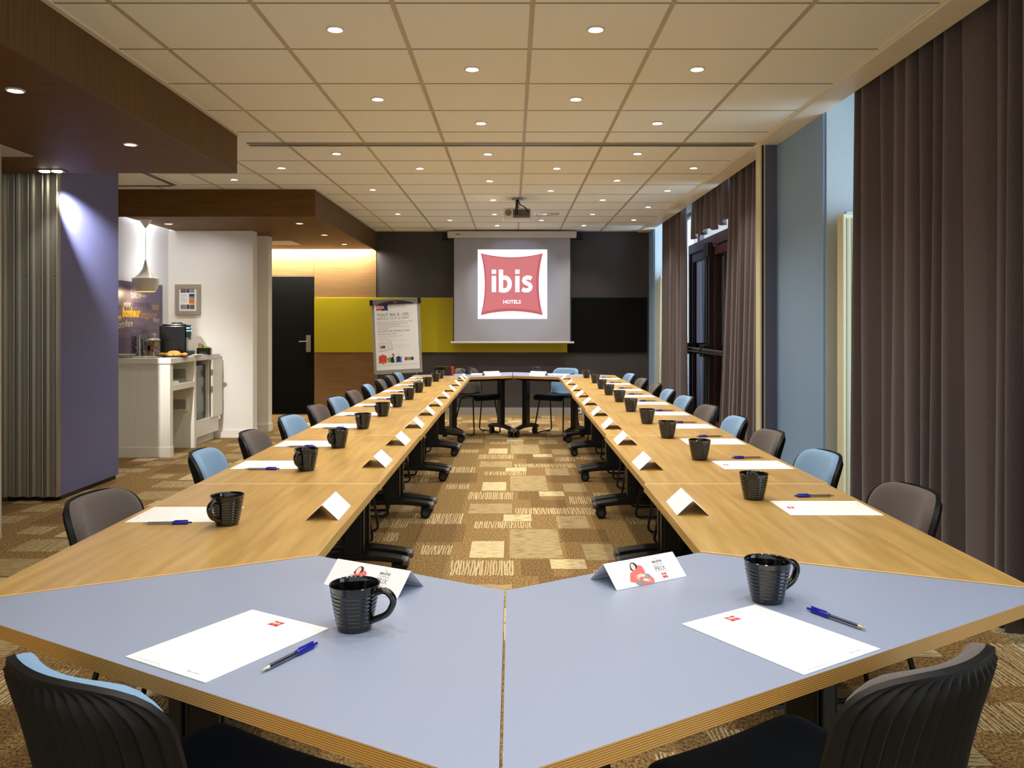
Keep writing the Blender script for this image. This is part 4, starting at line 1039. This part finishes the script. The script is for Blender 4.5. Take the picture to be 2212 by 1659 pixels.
for i in range(8): 
    y = .27 + .05 * i; w2 = [.4, .36, .4, .2, .38, .4, .37, .3][i]
    fr(.08, .08 + w2, y, y + .012, 0)
put_text(g, 'INCITY', a + (b - a) * .61, a + (b - a) * .85, e_ - (e_ - c_) * .42, e_ - (e_ - c_) * .37, (0, -.0175, 0), (1, 0, 0), (0, 0, 1), 1, .02)
g.build('notice_lettering', [INKLIGHT, PAPER], nt_)
# ---- counter top things
Z = CT + .0005
def cpos(px_, Y): return (wx(px_, Y), Y, Z)
Yc = 9.40
t = thing('coffee_machine', 'black capsule coffee machine with lit blue display', 'coffee machine', (wx(378, Yc), Yc, Z), math.radians(18))
g = MB(); g.box(-.15, .12, -.13, .15, 0, .325, 0); g.box(-.13, .12, -.11, .13, .325, .345, 0); g.build('machine_body', GLOSSBLACK, t, bev=.014, seg=3)
g = MB(); g.lathe([(0, .02), (.05, .018), (.07, 0)], 20, (.02, 0, .345)); g.build('capsule_lid', BLACKPL, t)
g = MB(); g.box(-.10, .04, -.134, -.130, .02, .16, 0); g.build('water_tank', mat('smoke_panel', (30, 30, 32), .2), t, bev=.002)
g = MB(); g.box(.12, .165, -.12, .13, .20, .335, 0); g.box(.12, .20, -.12, .13, 0, .045, 0); g.box(.12, .135, -.10, .11, .045, .2, 1); g.build('brew_head', [BLACKPL, GREYMET], t, bev=.006)
g = MB()
for k_ in range(4): g.box(.166, .1675, -.09 + .045 * k_, -.065 + .045 * k_, .265, .28, 0)
g.box(.166, .1675, -.03, .01, .30, .318, 0); g.box(.125, .16, -.1215, -.1205, .295, .308, 0); g.box(.125, .16, -.1215, -.1205, .265, .275, 0); g.build('display', BLUELED, t)
g = MB(); g.cyl((.155, -.03, .2), (.155, -.03, .17), .012, 12); g.cyl((.155, .03, .2), (.155, .03, .17), .012, 12); g.build('coffee_spout', GREYMET, t)
# jar of chocolates
Yj = 8.80
t = thing('chocolate_jar', 'tall open glass jar filled with wrapped chocolates', 'jar', cpos(301, Yj))
g = MB(); g.lathe([(0, 0), (.078, 0), (.083, .006), (.083, .225), (.080, .225), (.080, .008), (0, .008)], 28); g.build('jar_glass', JARGLASS, t)
rr = random.Random(5)
def blobs(n, R, h, z0, sz):
    g = MB()
    for i in range(n):
        a_ = rr.uniform(0, 2 * PI); r_ = R * math.sqrt(rr.uniform(.25, 1)); z_ = z0 + h * (i + .5) / n
        M = Matrix.Translation((r_ * math.cos(a_), r_ * math.sin(a_), z_)) @ Matrix.Rotation(rr.uniform(0, 3), 4, (rr.random(), rr.random(), rr.random() + .01))
        M = M @ Matrix.Diagonal((sz * rr.uniform(.8, 1.3), sz * rr.uniform(.6, .9), sz * rr.uniform(.6, .9), 1))
        g.lathe([(0, -1), (.7, -.7), (1, 0), (.7, .7), (0, 1)], 8, M=M)
    return g
o = blobs(170, .064, .205, .018, .0125).build('wrapped_chocolates', CHOC, None, loc=cpos(301, Yj)); tag(o, 'brown wrapped chocolates heaped in the tall glass jar', 'chocolates', kind='stuff')
# jar of candy with lid
Yk = 8.68
t = thing('candy_jar', 'lidded glass jar of red and yellow candy', 'jar', cpos(332.5, Yk))
g = MB(); g.lathe([(0, 0), (.058, 0), (.063, .006), (.063, .165), (.056, .175), (.053, .175), (.06, .163), (.06, .008), (0, .008)], 28); g.build('jar_glass', JARGLASS, t)
g = MB(); g.lathe([(0, .178), (.063, .176), (.063, .186), (.045, .196), (.015, .2), (.012, .208), (.021, .22), (.024, .232), (.018, .246), (0, .251)], 24); g.build('jar_lid', mat('lid_glass', (190, 186, 176), .1, spec=.7), t)
g = MB(); g.lathe([(.0634, .065), (.0638, .065), (.0638, .115), (.0634, .115)], 28, smooth=True)
g2 = MB(); n2 = 8
for i in range(n2):
    a0_, a1_ = PI * 1.12 + .95 * i / n2, PI * 1.12 + .95 * (i + 1) / n2
    g2.add([(.0642 * math.cos(q), .0642 * math.sin(q), z_) for z_ in (.07, .125) for q in (a0_, a1_)], [(0, 1, 3, 2)], 0)
g2.build('jar_label', GLOSSBLACK, t)
o = blobs(70, .044, .14, .02, .014).build('candy_heap', CANDY, None, loc=cpos(332.5, Yk)); tag(o, 'red and yellow candy inside the lidded jar', 'candy', kind='stuff')
# black tea chest behind the jars
Yt = 9.28
t = thing('tea_chest', 'flat black box standing behind the glass jars', 'box', (wx(312, Yt), Yt, Z), 0)
g = MB(); g.box(-.14, .14, -.05, .05, 0, .14, 0); g.build('box_body', BLACKPL, t, bev=.004)
g = MB(); g.box(-.145, .145, -.055, .055, .14, .152, 0); g.build('box_lid', BLACKPL, t, bev=.003)
# pastry platter
Yq = 8.80
t = thing('serving_platter', 'black oval platter under the croissants', 'platter', (wx(378, Yq), Yq, Z), math.radians(20))
g = MB(); Mx = Matrix.Diagonal((1.45, 1, 1, 1)); g.lathe([(0, .004), (.075, .004), (.105, .016), (.107, .014), (.08, 0), (0, 0)], 32, M=Mx); g.build('platter_dish', GLOSSBLACK, t)
cr0 = None
for i in range(7):
    if cr0 is None:
        g = MB(); pts = [(.055 * math.sin(a_), .03 * math.cos(a_) - .02, .0) for a_ in lsp(-1.35, 1.35, 25)]
        rads = [.004 + .016 * math.cos(.95 * a_) * (1 + .10 * abs(math.sin(a_ * 6))) for a_ in lsp(-1.35, 1.35, 25)]
        g.tube(pts, rads, 10); o = g.build('croissant', PASTRY); cr0 = o
    else: o = cr0.copy(); COL.objects.link(o)
    lx, ly, lz = [(-.10, .0, .024), (-.05, .03, .024), (-.045, -.035, .024), (.02, .02, .024), (.03, -.035, .024), (.09, .0, .024), (-.01, -.005, .046)][i]
    ca, sa = math.cos(.35), math.sin(.35)
    o.location = (wx(378, Yq) + lx * ca - ly * sa, Yq + lx * sa + ly * ca, Z + lz); o.rotation_euler = (0, 0, i * 1.1)
    tag(o, 'golden croissant %s on the black platter' % ['at the left end', 'at the rear left', 'at the front left', 'at the rear right', 'at the front right', 'at the right end', 'on top of the others'][i], 'croissant', 'croissants on the platter')
# small black organiser with sachets
Yo = 9.55
t = thing('sachet_box', 'black open box holding sachets right of the coffee machine', 'box', (wx(436, Yo) + .03, Yo, Z), math.radians(10))
g = MB()
for q in ((-.075, .075, -.05, -.045), (-.075, .075, .045, .05), (-.075, -.07, -.045, .045), (.07, .075, -.045, .045)): g.box(q[0], q[1], q[2], q[3], 0, .075, 0)
g.box(-.075, .075, -.05, .05, 0, .005, 0); g.build('box_body', GLOSSBLACK, t)
g = MB()
for k_ in range(4): g.box(-.06 + .012 * k_, -.054 + .012 * k_, -.035, .035, .01, .13 - .008 * k_, 0)
tag(g.build('wood_stirrers', LIGHTWOOD, loc=(wx(436, Yo) + .03, Yo, Z)), 'pale wood stirrers standing in the black sachet box', 'stirrers')
g = MB()
for k_ in range(3): g.box(.005 + .018 * k_, .018 + .018 * k_, -.03, .03, .01, .095 - .006 * k_, 0)
tag(g.build('tea_sachets', LIME, loc=(wx(436, Yo) + .03, Yo, Z)), 'lime green tea sachets standing in the black sachet box', 'tea')
t = thing('saucer', 'small white saucer at the front of the counter by the machine', 'saucer', cpos(427, 9.15))
g = MB(); g.lathe([(0, .004), (.035, .004), (.06, .016), (.062, .014), (.036, 0), (0, 0)], 24); g.build('saucer_dish', GLOSSWHITE, t)
t = thing('plate_stack', 'stack of white oval plates at the left end of the counter', 'plate', cpos(266, 8.60))
for k_ in range(3):
    g = MB(); g.lathe([(0, .004), (.08, .004), (.115, .014), (.117, .012), (.082, 0), (0, 0)], 28, (0, 0, .011 * k_)); g.build('plate', GLOSSWHITE, t)
t = thing('sugar_sticks', 'white paper sugar sticks in a holder behind the plates', 'sugar', cpos(259, 8.95))
g = MB(); g.cyl((0, 0, 0), (0, 0, .08), .03, 16); g.build('holder', GLOSSWHITE, t)
for k_ in range(3):
    g = MB(); g.cyl((-.012 + .012 * k_, 0, .07), (-.02 + .02 * k_, .005, .15 - .012 * k_), .004, 8); g.build('stick', PAPER, t)
t = thing('sachet_tray', 'low tray of green sachets behind the candy jar', 'tray', (wx(360, 9.05), 9.05, Z), 0)
g = MB(); g.box(-.13, .12, -.03, .03, 0, .012, 0); g.build('tray_base', GLOSSBLACK, t, bev=.003)
for k_ in range(6):
    g = MB(); g.box(-.12 + .04 * k_, -.085 + .04 * k_, -.024, .024, .0125, .034 + .004 * (k_ % 2), 0); g.build('sachet', LIME if k_ % 2 else mat('sachet_yellow', (190, 190, 60), .5), t)

# ---- movable partition panels stacked at the left
for i in range(4):
    x1_ = -3.405 - .107 * i
    t = thing('partition_panel', ['blue grey faced movable partition panel, front of the stack', 'movable partition panel edge, second from the right in the stack', 'movable partition panel edge, third from the right in the stack', 'movable partition panel edge, leftmost in the stack'][i], 'partition panel', (x1_, 6.34, 0), 0, 'movable partition panels parked at the left')
    g = MB(); g.box(-.100, 0, .02, .97, .035, 2.66, 0); g.build('panel_board', PANELBLUE, t, bev=.002)
    zs = [(-.104, .012), (-.100, -.014), (-.090, -.018), (-.084, -.004), (-.070, .004), (-.060, .004), (-.056, .010), (-.040, .010), (-.036, -.002), (-.022, -.002), (-.018, -.012), (-.006, -.016), (.001, -.012), (.001, .03), (-.104, .03)]
    g = MB(); g.prism(zs, .035, 2.66, 0); g.build('edge_profile', ALU, t)
    g = MB()
    for z_ in (1.70, .936, .19): g.lathe([(0, .004), (.004, .003), (.006, 0)], 10, M=Matrix.Translation((-.029, -.002, z_)) @ Matrix.Rotation(PI / 2, 4, 'X'))
    g.build('screw', GREYMET, t)
    g = MB(); g.box(-.09, -.01, .05, .94, 0.0, .035, 0); g.build('gap_shadow', GLOSSBLACK, t)  # black strip standing in for the shadow in the gap under the panel
    g = MB(); g.cyl((-.05, .25, 2.66), (-.05, .25, 2.72), .012, 10); g.cyl((-.05, .75, 2.66), (-.05, .75, 2.72), .012, 10); g.build('hanger', GREYMET, t)
# ---- wall socket
t = thing('wall_socket', 'small white wall socket on the baseboard under the far table', 'socket', (wx(1250, BACK), BACK - .018, .062))
g = MB(); g.box(-.04, .04, -.008, 0, -.04, .04, 0); g.build('socket_plate', WHITE, t, bev=.002)
g = MB(); g.cyl((0, -.008, 0), (0, -.0095, 0), .02, 16); g.build('socket_hole', GREYCAP, t)

# ================================================================ LIGHT
def area(name, loc, aim, sx, sy, e, col):
    ld = bpy.data.lights.new(name, 'AREA'); ld.shape = 'RECTANGLE'; ld.size = sx; ld.size_y = sy; ld.energy = e; ld.color = col
    lo = bpy.data.objects.new(name, ld); COL.objects.link(lo); lo.location = loc
    lo.rotation_euler = Vector(aim).to_track_quat('-Z', 'Y').to_euler(); return lo
DAY = (.60, .79, 1.0)
area('daylight_near', (XW + .45, 3.9, 1.6), (-1, 0, 0), 2.6, 2.6, 70, DAY)
area('daylight_front', (XW + .45, 1.4, 1.6), (-1, 0, 0), 2.3, 2.6, 60, DAY)
area('daylight_middle', (XW + .45, 7.7, 1.6), (-1, 0, 0), 1.8, 2.6, 60, DAY)
area('daylight_transom', (XW + .45, 9.8, 2.62), (-1, 0, 0), 2.3, .5, 60, DAY)
area('daylight_far', (XW + .45, 11.53, 1.6), (-1, 0, 0), 1.0, 2.6, 80, DAY)
# cove strip over the wood wall, cool strip over the alcove wall
g = MB(); g.box(-3.9, -2.06, 12.37, 12.385, 2.47, 2.485, 0); tag(g.build('light_strip', STRIP), 'warm light strip hidden behind the far bulkhead above the door', 'light strip', 'cove light strips')
area('cove_light', (-2.98, 12.43, 2.53), (0, .35, -1), 1.85, .04, 80, (1, .94, .80))
g = MB(); g.box(-4.0, -3.985, 8.75, 9.95, 2.50, 2.515, 0); tag(g.build('light_strip', STRIPC), 'cool light strip hidden above the coffee corner side wall', 'light strip', 'cove light strips')
area('alcove_light', (-4.02, 9.35, 2.52), (-.2, 0, -1), .05, 1.2, 24, (.97, .97, 1.0))

ld = bpy.data.lights.new('projector_beam', 'SPOT'); ld.energy = 60; ld.spot_size = math.radians(30); ld.spot_blend = .3; ld.color = (.62, .68, 1.0); ld.shadow_soft_size = .02
lo = bpy.data.objects.new('projector_beam', ld); COL.objects.link(lo); lo.location = (wx(1117, Yp) + .07, Yp + .16, CEIL - .17)
lo.rotation_euler = Vector((-.06, 3.0, -.72)).to_track_quat('-Z', 'Y').to_euler()
W = bpy.data.worlds.new('World'); S.world = W; W.use_nodes = True
W.node_tree.nodes['Background'].inputs['Color'].default_value = (1.0, .96, .90, 1)
W.node_tree.nodes['Background'].inputs['Strength'].default_value = 0.75

# ================================================================ CAMERA
cd = bpy.data.cameras.new('Camera'); co = bpy.data.objects.new('Camera', cd); COL.objects.link(co)
co.location = (0, 0, CZ); co.rotation_euler = (PI / 2, 0, 0)
cd.sensor_width = 36; cd.lens = F / 2212 * 36; cd.shift_y = (VY - 829.5) / 2212; cd.clip_start = .05
S.camera = co
S.view_settings.view_transform = 'Standard'; S.view_settings.look = 'None'; S.view_settings.gamma = 1
S.view_settings.use_curve_mapping = False
S.view_settings.exposure = 0.40
S.cycles.use_denoising = True
S.cycles.max_bounces = 8; S.cycles.diffuse_bounces = 5; S.cycles.glossy_bounces = 3; S.cycles.transparent_max_bounces = 8
S.cycles.caustics_reflective = False; S.cycles.caustics_refractive = False
S.cycles.sample_clamp_indirect = 8
